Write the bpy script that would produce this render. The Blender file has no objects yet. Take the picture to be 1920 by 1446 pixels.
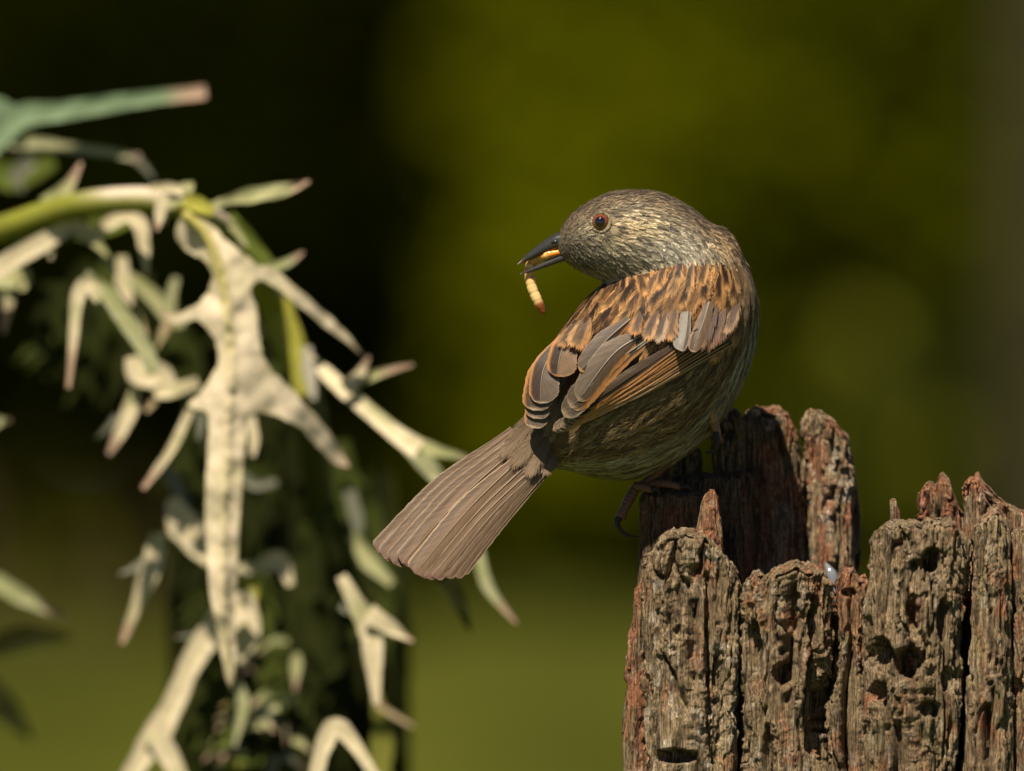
import bpy, bmesh, math, random
import numpy as np
from mathutils import Vector
from mathutils.bvhtree import BVHTree
from mathutils.geometry import delaunay_2d_cdt

# ------------------------------------------------------------------ camera, light, exposure
SC = bpy.context.scene
COL = SC.collection
S = 0.000175            # metres per photo pixel at the bird
CAMD = 4.0              # camera to bird, metres
D = CAMD / S
ZC = 1.05               # camera height above the ground
cam = bpy.data.cameras.new('camera')
cam_o = bpy.data.objects.new('camera', cam)
COL.objects.link(cam_o)
cam_o.location = (0, -CAMD, ZC)
cam_o.rotation_euler = (math.radians(90), 0, 0)
cam.sensor_width = 36.0
cam.lens = 36.0 * CAMD / (1920 * S)
cam.clip_start = 0.1
cam.clip_end = 2000
cam.dof.use_dof = True
cam.dof.focus_distance = CAMD - 0.010
cam.dof.aperture_fstop = 6.6
SC.camera = cam_o

SUN = Vector((-0.19, -0.50, 0.82)).normalized()     # towards the sun
world = bpy.data.worlds.new('World')
SC.world = world
world.use_nodes = True
nt = world.node_tree
bgn = nt.nodes['Background']
sky = nt.nodes.new('ShaderNodeTexSky')
sky.sky_type = 'NISHITA'
sky.sun_disc = False
sky.air_density = 0.4
sky.dust_density = 0.4
sky.sun_elevation = math.asin(SUN.z)
sky.sun_rotation = math.atan2(SUN.x, SUN.y)
nt.links.new(sky.outputs[0], bgn.inputs[0])
bgn.inputs[1].default_value = 0.05
sun = bpy.data.lights.new('sun', 'SUN')
sun.energy = 5.0
sun.angle = math.radians(0.53)
sun.color = (1.0, 0.90, 0.75)
sun_o = bpy.data.objects.new('sun', sun)
COL.objects.link(sun_o)
sun_o.rotation_euler = SUN.to_track_quat('Z', 'Y').to_euler()
sun_o.location = (-2, -3, 5)
SC.view_settings.view_transform = 'Standard'
SC.view_settings.look = 'None'
SC.view_settings.exposure = 0.72
SC.view_settings.gamma = 1.0
SC.view_settings.use_curve_mapping = False
SC.render.engine = 'CYCLES'
SC.cycles.use_denoising = True
SC.cycles.max_bounces = 6
SC.cycles.diffuse_bounces = 3

R = np.random.RandomState(11)
random.seed(5)

# ------------------------------------------------------------------ helpers
def W(p):
    """photo pixel (x, y) at depth d (in pixels, away from the camera) -> metres"""
    p = np.asarray(p, float)
    k = 1 + p[..., 2] / D
    return np.stack([(p[..., 0] - 960) * S * k, p[..., 2] * S, ZC + (723 - p[..., 1]) * S * k], -1)

def _hash(ix, iy, iz, seed):
    h = (ix.astype(np.int64) * 374761393 + iy.astype(np.int64) * 668265263 + iz.astype(np.int64) * 2147483647 + seed * 974711) & 0xffffffff
    h = ((h ^ (h >> 13)) * 1274126177) & 0xffffffff
    h = ((h ^ (h >> 16)) * 2246822519) & 0xffffffff
    return ((h ^ (h >> 15)) & 0xffff) / 65535.0

def vnoise(p, seed=0):
    p = np.asarray(p, float)
    i = np.floor(p).astype(np.int64); f = p - i
    f = f * f * f * (f * (f * 6 - 15) + 10)
    r = 0
    for a in (0, 1):
        wa = f[..., 0] if a else 1 - f[..., 0]
        for b in (0, 1):
            wb = f[..., 1] if b else 1 - f[..., 1]
            for c in (0, 1):
                wc = f[..., 2] if c else 1 - f[..., 2]
                r = r + wa * wb * wc * _hash(i[..., 0] + a, i[..., 1] + b, i[..., 2] + c, seed)
    return r * 2 - 1

def fbm(p, seed=0, o=4, g=0.5):
    r = 0; a = 1; t = 0
    p = np.asarray(p, float)
    for k in range(o):
        r = r + a * vnoise(p, seed + k * 17); t += a
        a *= g; p = p * 2.03
    return r / t

def smooth(a, b, x):
    t = np.clip((np.asarray(x, float) - a) / (b - a), 0, 1)
    return t * t * (3 - 2 * t)

def mix(a, b, t):
    t = np.asarray(t, float)[..., None]
    return np.asarray(a, float) * (1 - t) + np.asarray(b, float) * t

def curve(pts, n):
    """Catmull-Rom through the points (any number of columns)"""
    p = np.asarray(pts, float)
    if len(p) == 2:
        t = np.linspace(0, 1, n)[:, None]
        return p[0] * (1 - t) + p[1] * t
    e = np.vstack([2 * p[0] - p[1], p, 2 * p[-1] - p[-2]])
    ts = np.linspace(0, len(p) - 1 - 1e-6, n)
    k = ts.astype(int); f = (ts - k)[:, None]
    a, b, c, d = e[k], e[k + 1], e[k + 2], e[k + 3]
    return 0.5 * (2 * b + (c - a) * f + (2 * a - 5 * b + 4 * c - d) * f * f + (3 * b - a - 3 * c + d) * f ** 3)

def mesh_obj(name, verts, faces, mat, parent=None, col=None, uv=None, smoothed=True, px=True):
    """verts in photo pixels (x, y, depth) when px, else metres"""
    me = bpy.data.meshes.new(name)
    v = W(verts) if px else np.asarray(verts, float)
    me.from_pydata(v.tolist(), [], faces if isinstance(faces, list) else np.asarray(faces).tolist())
    if smoothed:
        me.polygons.foreach_set('use_smooth', np.ones(len(me.polygons), bool))
    if col is not None:
        a = me.attributes.new('Col', 'FLOAT_COLOR', 'POINT')
        c = np.ones((len(v), 4)); c[:, :3] = np.clip(col, 0, 1)
        a.data.foreach_set('color', c.ravel())
    if uv is not None:
        l = me.uv_layers.new(name='UVMap')
        idx = np.empty(len(me.loops), int); me.loops.foreach_get('vertex_index', idx)
        l.data.foreach_set('uv', np.asarray(uv, float)[idx].ravel())
    me.materials.append(mat)
    me.update()
    o = bpy.data.objects.new(name, me)
    COL.objects.link(o)
    if parent is not None:
        o.parent = parent
        o.matrix_parent_inverse = mat_inv(parent)
    return o

def mat_inv(parent):
    """every object keeps world coordinates: cancel the parent's own offset"""
    from mathutils import Matrix
    return Matrix.Translation(-Vector(parent.location))

def empty(name, p, px=True):
    o = bpy.data.objects.new(name, None)
    o.empty_display_size = 0.01
    o.location = W(np.array(p, float)).tolist() if px else p
    COL.objects.link(o)
    return o

def tag(o, label=None, cat=None, group=None, kind=None):
    if label: o['label'] = label
    if cat: o['category'] = cat
    if group: o['group'] = group
    if kind: o['kind'] = kind
    return o

def grid_faces(nu, nv, wrap=False):
    f = []
    m = nv if wrap else nv - 1
    for i in range(nu - 1):
        for j in range(m):
            k = (j + 1) % nv
            f.append((i * nv + j, i * nv + k, (i + 1) * nv + k, (i + 1) * nv + j))
    return f

def tube(path, rad, n=10, cap=True, flat=1.0):
    """path (m,3) in pixels; rad per point; returns verts, faces"""
    P = np.asarray(path, float); m = len(P)
    T = np.gradient(P, axis=0); T /= np.linalg.norm(T, axis=1)[:, None] + 1e-9
    up = np.array([0, 0, 1.0])
    vs = []
    rad = np.broadcast_to(np.asarray(rad, float), (m,))
    for i in range(m):
        t = T[i]
        a = np.cross(t, up)
        if np.linalg.norm(a) < 0.2: a = np.cross(t, [1, 0, 0])
        a /= np.linalg.norm(a); b = np.cross(t, a)
        for k in range(n):
            th = 2 * math.pi * k / n
            vs.append(P[i] + rad[i] * (a * math.cos(th) + b * math.sin(th) * flat))
    f = grid_faces(m, n, True)
    if cap:
        f.append(tuple(range(n - 1, -1, -1))); f.append(tuple((m - 1) * n + k for k in range(n)))
    return np.array(vs), f

class Bag:
    def __init__(s): s.v = []; s.f = []; s.c = []; s.uv = []; s.n = 0
    def add(s, v, f, c=None, uv=None):
        v = np.asarray(v, float)
        s.f += [tuple(int(k) + s.n for k in q) for q in f]
        s.v.append(v); s.n += len(v)
        if c is not None: s.c.append(np.broadcast_to(np.asarray(c, float), (len(v), 3)))
        if uv is not None: s.uv.append(uv)
    def build(s, name, mat, parent=None, **k):
        return mesh_obj(name, np.vstack(s.v), s.f, mat, parent, np.vstack(s.c) if s.c else None, np.vstack(s.uv) if s.uv else None, **k)

# ------------------------------------------------------------------ materials
def new_mat(name):
    m = bpy.data.materials.new(name); m.use_nodes = True
    n = m.node_tree.nodes; l = m.node_tree.links
    return m, n, l, n['Principled BSDF']

def attr_mat(name, rough=0.7, spec=0.25, noise=None, bump=None, sheen=0.0, transl=0.0, coat=0.0, sss=0.0):
    m, n, l, b = new_mat(name)
    a = n.new('ShaderNodeAttribute'); a.attribute_name = 'Col'
    src = a.outputs['Color']
    tc = n.new('ShaderNodeTexCoord')
    if noise:
        scale, stretch, lo, hi = noise
        mp = n.new('ShaderNodeMapping'); mp.inputs['Scale'].default_value = stretch
        l.new(tc.outputs['Object'], mp.inputs[0])
        t = n.new('ShaderNodeTexNoise'); t.inputs['Scale'].default_value = scale; t.inputs['Detail'].default_value = 6
        l.new(mp.outputs[0], t.inputs[0])
        r = n.new('ShaderNodeMapRange'); r.inputs['From Min'].default_value = 0.3; r.inputs['From Max'].default_value = 0.7
        r.inputs['To Min'].default_value = lo; r.inputs['To Max'].default_value = hi
        l.new(t.outputs[0], r.inputs[0])
        mx = n.new('ShaderNodeVectorMath'); mx.operation = 'SCALE'
        l.new(src, mx.inputs[0]); l.new(r.outputs[0], mx.inputs['Scale'])
        src = mx.outputs[0]
        if bump:
            bp = n.new('ShaderNodeBump'); bp.inputs['Strength'].default_value = bump[0]; bp.inputs['Distance'].default_value = bump[1]
            l.new(t.outputs[0], bp.inputs['Height']); l.new(bp.outputs[0], b.inputs['Normal'])
    l.new(src, b.inputs['Base Color'])
    b.inputs['Roughness'].default_value = rough
    b.inputs['Specular IOR Level'].default_value = spec
    b.inputs['Sheen Weight'].default_value = sheen
    b.inputs['Coat Weight'].default_value = coat
    if coat: b.inputs['Coat Roughness'].default_value = 0.02
    if sss:
        b.inputs['Subsurface Weight'].default_value = sss
        b.inputs['Subsurface Radius'].default_value = (0.0015, 0.0008, 0.0003)
        b.inputs['Subsurface Scale'].default_value = 1.0
    if transl:
        tr = n.new('ShaderNodeBsdfTranslucent'); l.new(src, tr.inputs[0])
        ms = n.new('ShaderNodeMixShader'); ms.inputs[0].default_value = transl
        l.new(b.outputs[0], ms.inputs[1]); l.new(tr.outputs[0], ms.inputs[2])
        l.new(ms.outputs[0], n['Material Output'].inputs[0])
    return m

M_plume = attr_mat('plumage', 0.62, 0.22, transl=0.12)
M_body = attr_mat('down', 0.9, 0.05)
M_leaf = attr_mat('thistle_leaf', 0.7, 0.08, noise=(900, (1, 1, 0.5), 0.82, 1.12), transl=0.16)
M_hedge = attr_mat('hedge_leaf', 0.9, 0.0, transl=0.4)
M_worm = attr_mat('mealworm_skin', 0.28, 0.5, sss=0.35)
M_eye = attr_mat('eye', 0.04, 0.6, coat=1.0)
M_bill = attr_mat('horn', 0.24, 0.85, noise=(1500, (1, 1, 1), 0.7, 1.25), bump=(0.25, 0.0001))
M_leg = attr_mat('scaly_skin', 0.5, 0.35, noise=(2500, (1, 1, 1), 0.6, 1.3), bump=(0.6, 0.0003))
M_bark = attr_mat('bark', 0.9, 0.1, noise=(30, (1, 1, 0.3), 0.6, 1.3), bump=(0.8, 0.01))

def wood_mat():
    m, n, l, b = new_mat('weathered_wood')
    a = n.new('ShaderNodeAttribute'); a.attribute_name = 'Col'
    tc = n.new('ShaderNodeTexCoord')
    def noise(scale, st, detail=8, rough=0.65):
        mp = n.new('ShaderNodeMapping'); mp.inputs['Scale'].default_value = st
        l.new(tc.outputs['Object'], mp.inputs[0])
        t = n.new('ShaderNodeTexNoise'); t.inputs['Scale'].default_value = scale; t.inputs['Detail'].default_value = detail
        t.inputs['Roughness'].default_value = rough
        l.new(mp.outputs[0], t.inputs[0]); return t
    g = noise(1500, (1, 1, 0.07)); s = noise(1300, (1, 1, 0.6), 10, 0.8)
    def rng(t, lo, hi, f0=0.3, f1=0.7):
        r = n.new('ShaderNodeMapRange'); r.inputs['From Min'].default_value = f0; r.inputs['From Max'].default_value = f1
        r.inputs['To Min'].default_value = lo; r.inputs['To Max'].default_value = hi
        l.new(t.outputs[0], r.inputs[0]); return r
    m1 = n.new('ShaderNodeMath'); m1.operation = 'MULTIPLY'
    l.new(rng(g, 0.25, 1.65, .36, .64).outputs[0], m1.inputs[0]); l.new(rng(s, 0.35, 1.6, .36, .64).outputs[0], m1.inputs[1])
    mx = n.new('ShaderNodeVectorMath'); mx.operation = 'SCALE'
    l.new(a.outputs['Color'], mx.inputs[0]); l.new(m1.outputs[0], mx.inputs['Scale'])
    l.new(mx.outputs[0], b.inputs['Base Color'])
    b.inputs['Roughness'].default_value = 0.85; b.inputs['Specular IOR Level'].default_value = 0.25
    b1 = n.new('ShaderNodeBump'); b1.inputs['Strength'].default_value = 0.9; b1.inputs['Distance'].default_value = 0.0018
    l.new(g.outputs[0], b1.inputs['Height'])
    b2 = n.new('ShaderNodeBump'); b2.inputs['Strength'].default_value = 0.9; b2.inputs['Distance'].default_value = 0.0013
    l.new(s.outputs[0], b2.inputs['Height']); l.new(b1.outputs[0], b2.inputs['Normal'])
    l.new(b2.outputs[0], b.inputs['Normal'])
    return m
M_wood = wood_mat()

def vane_mat():
    m, n, l, b = new_mat('feather_vane')
    a = n.new('ShaderNodeAttribute'); a.attribute_name = 'Col'
    uv = n.new('ShaderNodeUVMap'); uv.uv_map = 'UVMap'
    sx = n.new('ShaderNodeSeparateXYZ'); l.new(uv.outputs[0], sx.inputs[0])
    ab = n.new('ShaderNodeMath'); ab.operation = 'ABSOLUTE'; l.new(sx.outputs[1], ab.inputs[0])
    mu = n.new('ShaderNodeMath'); mu.operation = 'MULTIPLY_ADD'; mu.inputs[1].default_value = -1.5
    l.new(ab.outputs[0], mu.inputs[0]); l.new(sx.outputs[0], mu.inputs[2])
    cb = n.new('ShaderNodeCombineXYZ'); l.new(mu.outputs[0], cb.inputs[0])
    m2 = n.new('ShaderNodeMath'); m2.operation = 'MULTIPLY'; m2.inputs[1].default_value = 0.06; l.new(sx.outputs[1], m2.inputs[0])
    l.new(m2.outputs[0], cb.inputs[1])
    t = n.new('ShaderNodeTexNoise'); t.inputs['Scale'].default_value = 0.45; t.inputs['Detail'].default_value = 3
    l.new(cb.outputs[0], t.inputs[0])
    r = n.new('ShaderNodeMapRange'); r.inputs['From Min'].default_value = 0.3; r.inputs['From Max'].default_value = 0.7
    r.inputs['To Min'].default_value = 0.74; r.inputs['To Max'].default_value = 1.22
    l.new(t.outputs[0], r.inputs[0])
    mx = n.new('ShaderNodeVectorMath'); mx.operation = 'SCALE'
    l.new(a.outputs['Color'], mx.inputs[0]); l.new(r.outputs[0], mx.inputs['Scale'])
    l.new(mx.outputs[0], b.inputs['Base Color'])
    b.inputs['Roughness'].default_value = 0.5; b.inputs['Specular IOR Level'].default_value = 0.22
    bp = n.new('ShaderNodeBump'); bp.inputs['Strength'].default_value = 0.35; bp.inputs['Distance'].default_value = 0.0003
    l.new(t.outputs[0], bp.inputs['Height']); l.new(bp.outputs[0], b.inputs['Normal'])
    return m
M_vane = vane_mat()

def lawn_mat(nm, c0, c1):
    m, n, l, b = new_mat(nm)
    tc = n.new('ShaderNodeTexCoord')
    t = n.new('ShaderNodeTexNoise'); t.inputs['Scale'].default_value = 3.0; t.inputs['Detail'].default_value = 10
    l.new(tc.outputs['Object'], t.inputs[0])
    cr = n.new('ShaderNodeValToRGB')
    cr.color_ramp.elements[0].position = 0.3; cr.color_ramp.elements[0].color = c0
    cr.color_ramp.elements[1].position = 0.7; cr.color_ramp.elements[1].color = c1
    l.new(t.outputs[0], cr.inputs[0]); l.new(cr.outputs[0], b.inputs['Base Color'])
    b.inputs['Roughness'].default_value = 0.9; b.inputs['Specular IOR Level'].default_value = 0.05
    bp = n.new('ShaderNodeBump'); bp.inputs['Strength'].default_value = 0.6; bp.inputs['Distance'].default_value = 0.03
    l.new(t.outputs[0], bp.inputs['Height']); l.new(bp.outputs[0], b.inputs['Normal'])
    return m
M_lawn = lawn_mat('lawn', (0.035, 0.05, 0.008, 1), (0.10, 0.12, 0.02, 1))
M_bank = lawn_mat('bank_grass', (0.022, 0.026, 0.002, 1), (0.068, 0.072, 0.009, 1))

# ------------------------------------------------------------------ setting: ground and the garden far behind
gv = [(-400, -60, 0), (400, -60, 0), (400, 800, 0), (-400, 800, 0)]
tag(mesh_obj('ground', gv, [(0, 1, 2, 3)], M_lawn, px=False, smoothed=False), 'green lawn under the whole garden', kind='structure')

def leaf_cloud(n, centre, rad, size, colors, seed, flatness=0.0, lump=0.45):
    """leaf faces through an uneven ellipsoid (metres)"""
    r = np.random.RandomState(seed)
    d = r.normal(size=(n, 3)); d /= np.linalg.norm(d, axis=1)[:, None]
    q = 0.45 + 0.55 * r.rand(n) ** 0.45
    bumps = 1 + lump * fbm(d * 2.2 + seed, seed, 3)
    p = np.array(centre) + d * np.array(rad) * (q * bumps)[:, None]
    a = r.normal(size=(n, 3)); a /= np.linalg.norm(a, axis=1)[:, None]
    nn = d * 0.9 + r.normal(size=(n, 3)) * 0.5; nn[:, 2] += 0.6
    nn /= np.linalg.norm(nn, axis=1)[:, None]
    t = np.cross(nn, a); t /= np.linalg.norm(t, axis=1)[:, None]
    b = np.cross(nn, t)
    L = size * (0.6 + 0.8 * r.rand(n))[:, None]
    w = L * 0.32
    v = np.stack([p - t * L * .5, p + b * w + nn * w * .25, p + t * L * .5, p - b * w + nn * w * .25], 1).reshape(-1, 3)
    f = [(4 * k, 4 * k + 1, 4 * k + 2, 4 * k + 3) for k in range(n)]
    c = mix(colors[0], colors[1], np.clip(0.5 + 0.5 * fbm(p * 3.0, seed + 3, 3) + 0.25 * r.normal(size=n), 0, 1))
    c *= (0.8 + 0.4 * r.rand(n))[:, None]
    return v, f, np.repeat(c, 4, 0)

def branch_mesh(bag, base, top, r0, r1, col):
    P = np.array([np.array(base) * (1 - t) + np.array(top) * t for t in np.linspace(0, 1, 7)])
    P[1:-1] += R.normal(size=(5, 3)) * r0 * 0.6
    v, f = tube(P, np.linspace(r0, r1, 7), 8)
    bag.add(v, f, col)

def shrub(name, px, py, depth_m, rx, ry, rz, n, size, colors, label, cat, seed, group=None, lobes=5):
    """px, py: where its centre shows; depth_m metres behind the bird"""
    d = depth_m / S
    c = W(np.array([px, py, d]))
    root = empty(name, (float(c[0]), float(c[1]), 0.0), px=False)
    tag(root, label, cat, group)
    r = np.random.RandomState(seed)
    st = Bag(); fo = Bag()
    for k in range(lobes):
        o = r.uniform(-1, 1, 3) * np.array([rx, ry, rz]) * (0.45 if lobes > 1 else 0)
        cc = c + o; cc[2] = max(cc[2], 0.25)
        rr = np.array([rx, ry, rz]) * r.uniform(0.55, 0.8) if lobes > 1 else np.array([rx, ry, rz])
        v, f, col = leaf_cloud(n // lobes, cc, rr, size, colors, seed + 31 * k)
        v[:, 2] = np.maximum(v[:, 2], 0.01)
        fo.add(v, f, col)
        branch_mesh(st, (c[0] + r.uniform(-.08, .08), c[1] + r.uniform(-.08, .08), 0), cc, 0.018, 0.006, (0.06, 0.04, 0.02))
        for q in range(4):
            e = cc + r.normal(size=3) * rr * 0.45
            branch_mesh(st, cc * 0.6 + np.array([c[0], c[1], 0]) * 0.4, e, 0.008, 0.003, (0.06, 0.04, 0.02))
    fo_o = fo.build('foliage', M_hedge, root, px=False, smoothed=False); fo_o['kind'] = 'stuff'
    st.build('stem', M_bark, root, px=False)
    return root

# a grassy bank rises in front of the hedge
bxs = np.linspace(-9, 9, 181); bys = np.linspace(5.5, 12.0, 60)
BX, BY = np.meshgrid(bxs, bys)
k_ = 1 + 9.0 / CAMD
pxs = BX / (S * k_) + 960
topy = np.interp(pxs, [-2000, -100, 200, 420, 700, 860, 1000, 1250, 1500, 1900, 3500], [1230, 1230, 1240, 1240, 1200, 1150, 1140, 1200, 1220, 1180, 1180])
topz = ZC + (723 - topy) * S * k_
BZ = 0.004 + smooth(5.7, 9.0, BY) * topz + 0.03 * smooth(5.7, 7, BY) * fbm(np.stack([BX * 3, BY * 3, BX * 0], -1), 41, 4)
tag(mesh_obj('grass_bank', np.stack([BX, BY, BZ], -1).reshape(-1, 3), grid_faces(60, 181), M_bank, px=False), 'sunny blurred grass bank below the hedge', kind='structure')

# a tall clipped hedge closes the garden
hr = empty('hedge', (0, 13.0, 0), px=False)
tag(hr, 'tall blurred olive green hedge closing the garden behind everything', 'hedge')
hb = Bag()
rh = np.random.RandomState(77)
n = 26000
p = np.stack([rh.uniform(-4.5, 4.5, n), 13.0 + rh.uniform(-0.5, 0.5, n), rh.uniform(0.02, 3.2, n)], 1)
p[:, 1] += 0.35 * fbm(p * 1.2, 5, 3)
nn = rh.normal(size=(n, 3)) * 0.7 + np.array([0, -0.8, 0.4]); nn /= np.linalg.norm(nn, axis=1)[:, None]
t = np.cross(nn, rh.normal(size=(n, 3))); t /= np.linalg.norm(t, axis=1)[:, None]; b = np.cross(nn, t)
L = (0.05 + 0.06 * rh.rand(n))[:, None]
v = np.stack([p - t * L, p + b * L * .55, p + t * L, p - b * L * .55], 1).reshape(-1, 3)
c = mix((0.055, 0.064, 0.0009), (0.11, 0.115, 0.0018), np.clip(.5 + .8 * fbm(p * 1.6, 9, 3), 0, 1)) * (0.7 + 0.6 * rh.rand(n))[:, None]
hb.add(v, [(4 * k, 4 * k + 1, 4 * k + 2, 4 * k + 3) for k in range(n)], np.repeat(c, 4, 0))
o = hb.build('foliage', M_hedge, hr, px=False, smoothed=False); o['kind'] = 'stuff'
for x in np.arange(-4.2, 4.3, 0.7):
    bb = Bag(); branch_mesh(bb, (x, 13.1, 0), (x + 0.1, 13.1, 2.6), 0.05, 0.02, (0.06, 0.045, 0.025)); bb.build('stem', M_bark, hr, px=False)

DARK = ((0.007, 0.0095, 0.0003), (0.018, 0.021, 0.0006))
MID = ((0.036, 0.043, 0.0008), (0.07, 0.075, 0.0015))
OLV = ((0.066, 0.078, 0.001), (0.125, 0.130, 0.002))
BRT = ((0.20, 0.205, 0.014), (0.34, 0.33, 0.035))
shrub('dark_shrub', 110, 420, 9.9, .42, .25, .56, 22000, .05, DARK, 'nearly black blurred shrub behind the arching thistle stem', 'shrub', 21)  # shrubs with leaf colour close to black on the left
shrub('dark_shrub', 450, 180, 10.0, .20, .2, .45, 7000, .05, ((0.016, 0.018, 0.0004), (0.036, 0.038, 0.0008)), 'dark blurred shrub rising between the black shrub and the olive bush', 'shrub', 22)
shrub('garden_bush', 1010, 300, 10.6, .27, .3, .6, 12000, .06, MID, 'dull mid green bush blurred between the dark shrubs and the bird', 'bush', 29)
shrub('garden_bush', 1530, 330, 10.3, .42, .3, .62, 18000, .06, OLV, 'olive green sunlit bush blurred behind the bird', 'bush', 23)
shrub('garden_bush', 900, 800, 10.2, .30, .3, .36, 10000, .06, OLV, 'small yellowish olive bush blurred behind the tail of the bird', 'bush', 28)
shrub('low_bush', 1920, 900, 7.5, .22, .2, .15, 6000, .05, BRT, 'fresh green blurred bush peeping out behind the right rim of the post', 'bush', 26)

tr = empty('tree', (float(W(np.array([2000, 0, 6.5 / S]))[0]), 6.5, 0), px=False)
tag(tr, 'dark slim blurred tree trunk standing beside the olive bush', 'tree')
tb = Bag(); bx = tr.location.x
branch_mesh(tb, (bx, 6.5, 0), (bx + .03, 6.5, 2.6), 0.055, 0.04, (0.035, 0.03, 0.012)); tb.build('trunk', M_bark, tr, px=False)
fo = Bag()
for k in range(6):
    v, f, c = leaf_cloud(900, (bx + R.uniform(-.5, .5), 6.5 + R.uniform(-.5, .5), 2.6 + R.uniform(0, .8)), (.45, .45, .35), .06, MID, 300 + k)
    fo.add(v, f, c)
o = fo.build('crown', M_hedge, tr, px=False, smoothed=False); o['kind'] = 'stuff'

# ------------------------------------------------------------------ the post
post = empty('weathered_post', (1580, 723 + ZC / S, 180))
tag(post, 'rotten weathered wooden post split into upright jagged slats under the bird', 'post')
GREY = (0.21, 0.14, 0.072); PALE = (0.42, 0.315, 0.185); RED = (0.34, 0.135, 0.065); DKB = (0.06, 0.036, 0.02); LICH = (0.23, 0.18, 0.083); WHT = (0.56, 0.48, 0.36)

def prof(pts, x):
    p = np.asarray(pts, float)
    return np.interp(x, p[:, 0], p[:, 1])

def slat(name, left, right, top, d, th, seed, red=0.2, redtop=0.0, pale=0.3, amp=1.0, bottom=1560, dents=(), step=2.6, rnd=26, dark=0.0, lichen=0.4, sq=0.62):
    """left/right: [(y, x)] edge profiles, top: [(x, y)] profile, d/th: depth centre and thickness in pixels"""
    xm0 = prof(left, top[0][1]); xm1 = prof(right, top[0][1])
    wid = abs(prof(right, bottom) - prof(left, bottom))
    nth = int(np.clip(2 * (wid + th) * 0.92 / step, 24, 260))
    th_ = np.arange(nth) / nth * 2 * math.pi
    c, s_ = np.cos(th_), np.sin(th_)
    ex = np.sign(c) * np.abs(c) ** sq; es = np.sign(s_) * np.abs(s_) ** sq
    y0 = min(q[1] for q in top)
    nr = int(np.clip((bottom - y0) / step, 12, 320))
    v = np.linspace(0, 1, nr)
    v = np.concatenate([np.linspace(0, v[2], 6)[:-1], v[2:]]); nr = len(v)
    lx, rx = prof(left, y0 + 60), prof(right, y0 + 60)
    xs = (lx + rx) / 2 + ex * (rx - lx) / 2
    ty = prof(top, xs) + 9 * fbm(np.stack([xs / 14, es * 1.3, xs * 0 + seed], -1), seed + 5, 3)
    Y = ty[None, :] + (bottom - ty)[None, :] * v[:, None]
    lxy = prof(left, Y); rxy = prof(right, Y)
    X = (lxy + rxy) / 2 + ex[None, :] * (rxy - lxy) / 2
    tt = np.clip((Y - ty[None, :]) / rnd, 0, 1)
    k = np.sqrt(np.clip(1 - (1 - tt) ** 2, 0, 1))
    kx = 1 - (1 - k) * 0.22
    X = (lxy + rxy) / 2 + (X - (lxy + rxy) / 2) * kx
    Dp = d + es[None, :] * th / 2 * (0.12 + 0.88 * k)
    P = np.stack([X, Y, Dp], -1)
    nx = c * th; nd = s_ * wid
    nl = np.sqrt(nx ** 2 + nd ** 2)
    N = np.stack([np.broadcast_to(nx / nl, X.shape), np.zeros_like(X), np.broadcast_to(nd / nl, X.shape)], -1)
    q = P + seed * 311.7
    warp = 10 * fbm(q / 60, seed + 1, 2)
    qa = q.copy(); qa[..., 0] += warp
    grain = 1 - np.abs(fbm(qa / np.array([17, 170, 17]), seed + 2, 3)) * 2.6
    fine = fbm(qa / np.array([6, 70, 6]), seed + 3, 3)
    low = fbm(q / np.array([60, 130, 60]), seed + 4, 3)
    lump = fbm(q / np.array([15, 22, 15]), seed + 6, 4, 0.6)
    rough = smooth(-0.05, 0.35, fbm(q / np.array([45, 80, 45]), seed + 12, 2))
    crack = smooth(0.06, 0.0, np.abs(fbm(qa / np.array([34, 300, 34]), seed + 7, 2))) 
    pits = smooth(0.24, 0.55, vnoise(q / np.array([11, 17, 11]), seed + 8)) * rough
    blk = np.abs(fbm(q / np.array([26, 40, 26]), seed + 9, 3))
    pl1 = smooth(0.0, 0.08, fbm(qa / np.array([26, 240, 26]), seed + 13, 5, .62))
    pl2 = smooth(-0.02, 0.08, fbm(qa / np.array([12, 120, 12]), seed + 14, 5, .62))
    pl3 = smooth(0.0, 0.10, fbm(q / np.array([9, 15, 9]), seed + 15, 4, .6))
    disp = amp * (-4.2 * grain * (1 - .5 * rough) + 4.0 * fine + 9 * low + (0.5 + 4.6 * rough) * lump - 20 * crack - 8 * pits + 5.0 * pl1 + 3.6 * pl2 + 3.2 * rough * pl3 - 5)
    for (px, py, rx_, ry_, dep) in dents:
        e = ((X - px) / rx_) ** 2 + ((Y - py) / ry_) ** 2
        disp -= dep * smooth(1.15, 0.55, e + 0.35 * lump) * (np.sin(th_) < 0.1)[None, :]
    edge = np.clip(k, 0.25, 1)
    lim = 0.42 * min(th, wid)
    P2 = P + N * np.clip(disp * edge, -max(lim, 12) if not len(dents) else -80, 30)[..., None]
    P2[..., 1] += (1 - k) * 6 * lump
    # colours: independent of the relief
    a1 = 0.5 + 0.8 * fbm(q / np.array([40, 160, 40]), seed + 20, 4)
    col = mix(GREY, PALE, np.clip(a1 * pale * 1.6, 0, 1))
    a2 = fbm(q / np.array([30, 60, 30]), seed + 21, 4)
    col = mix(col, RED, np.clip(smooth(0.25 - red, 0.75 - red, a2 + redtop * smooth(230, 20, Y - ty[None, :])), 0, 1) * 0.85)
    a3 = fbm(q / np.array([50, 110, 50]), seed + 22, 4)
    col = mix(col, LICH, np.clip(smooth(0.0, 0.4, a3) * lichen, 0, 1))
    a4 = fbm(q / np.array([9, 55, 9]), seed + 23, 5, .65)
    col = mix(col, DKB, np.clip(smooth(0.0, 0.42, a4) * (0.75 + dark), 0, 1))
    a5 = fbm(q / np.array([14, 30, 14]), seed + 24, 5, .6)
    col = mix(col, WHT, smooth(0.18, 0.42, a5) * pale)
    col = col * (1 - dark) * 1.08
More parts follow.
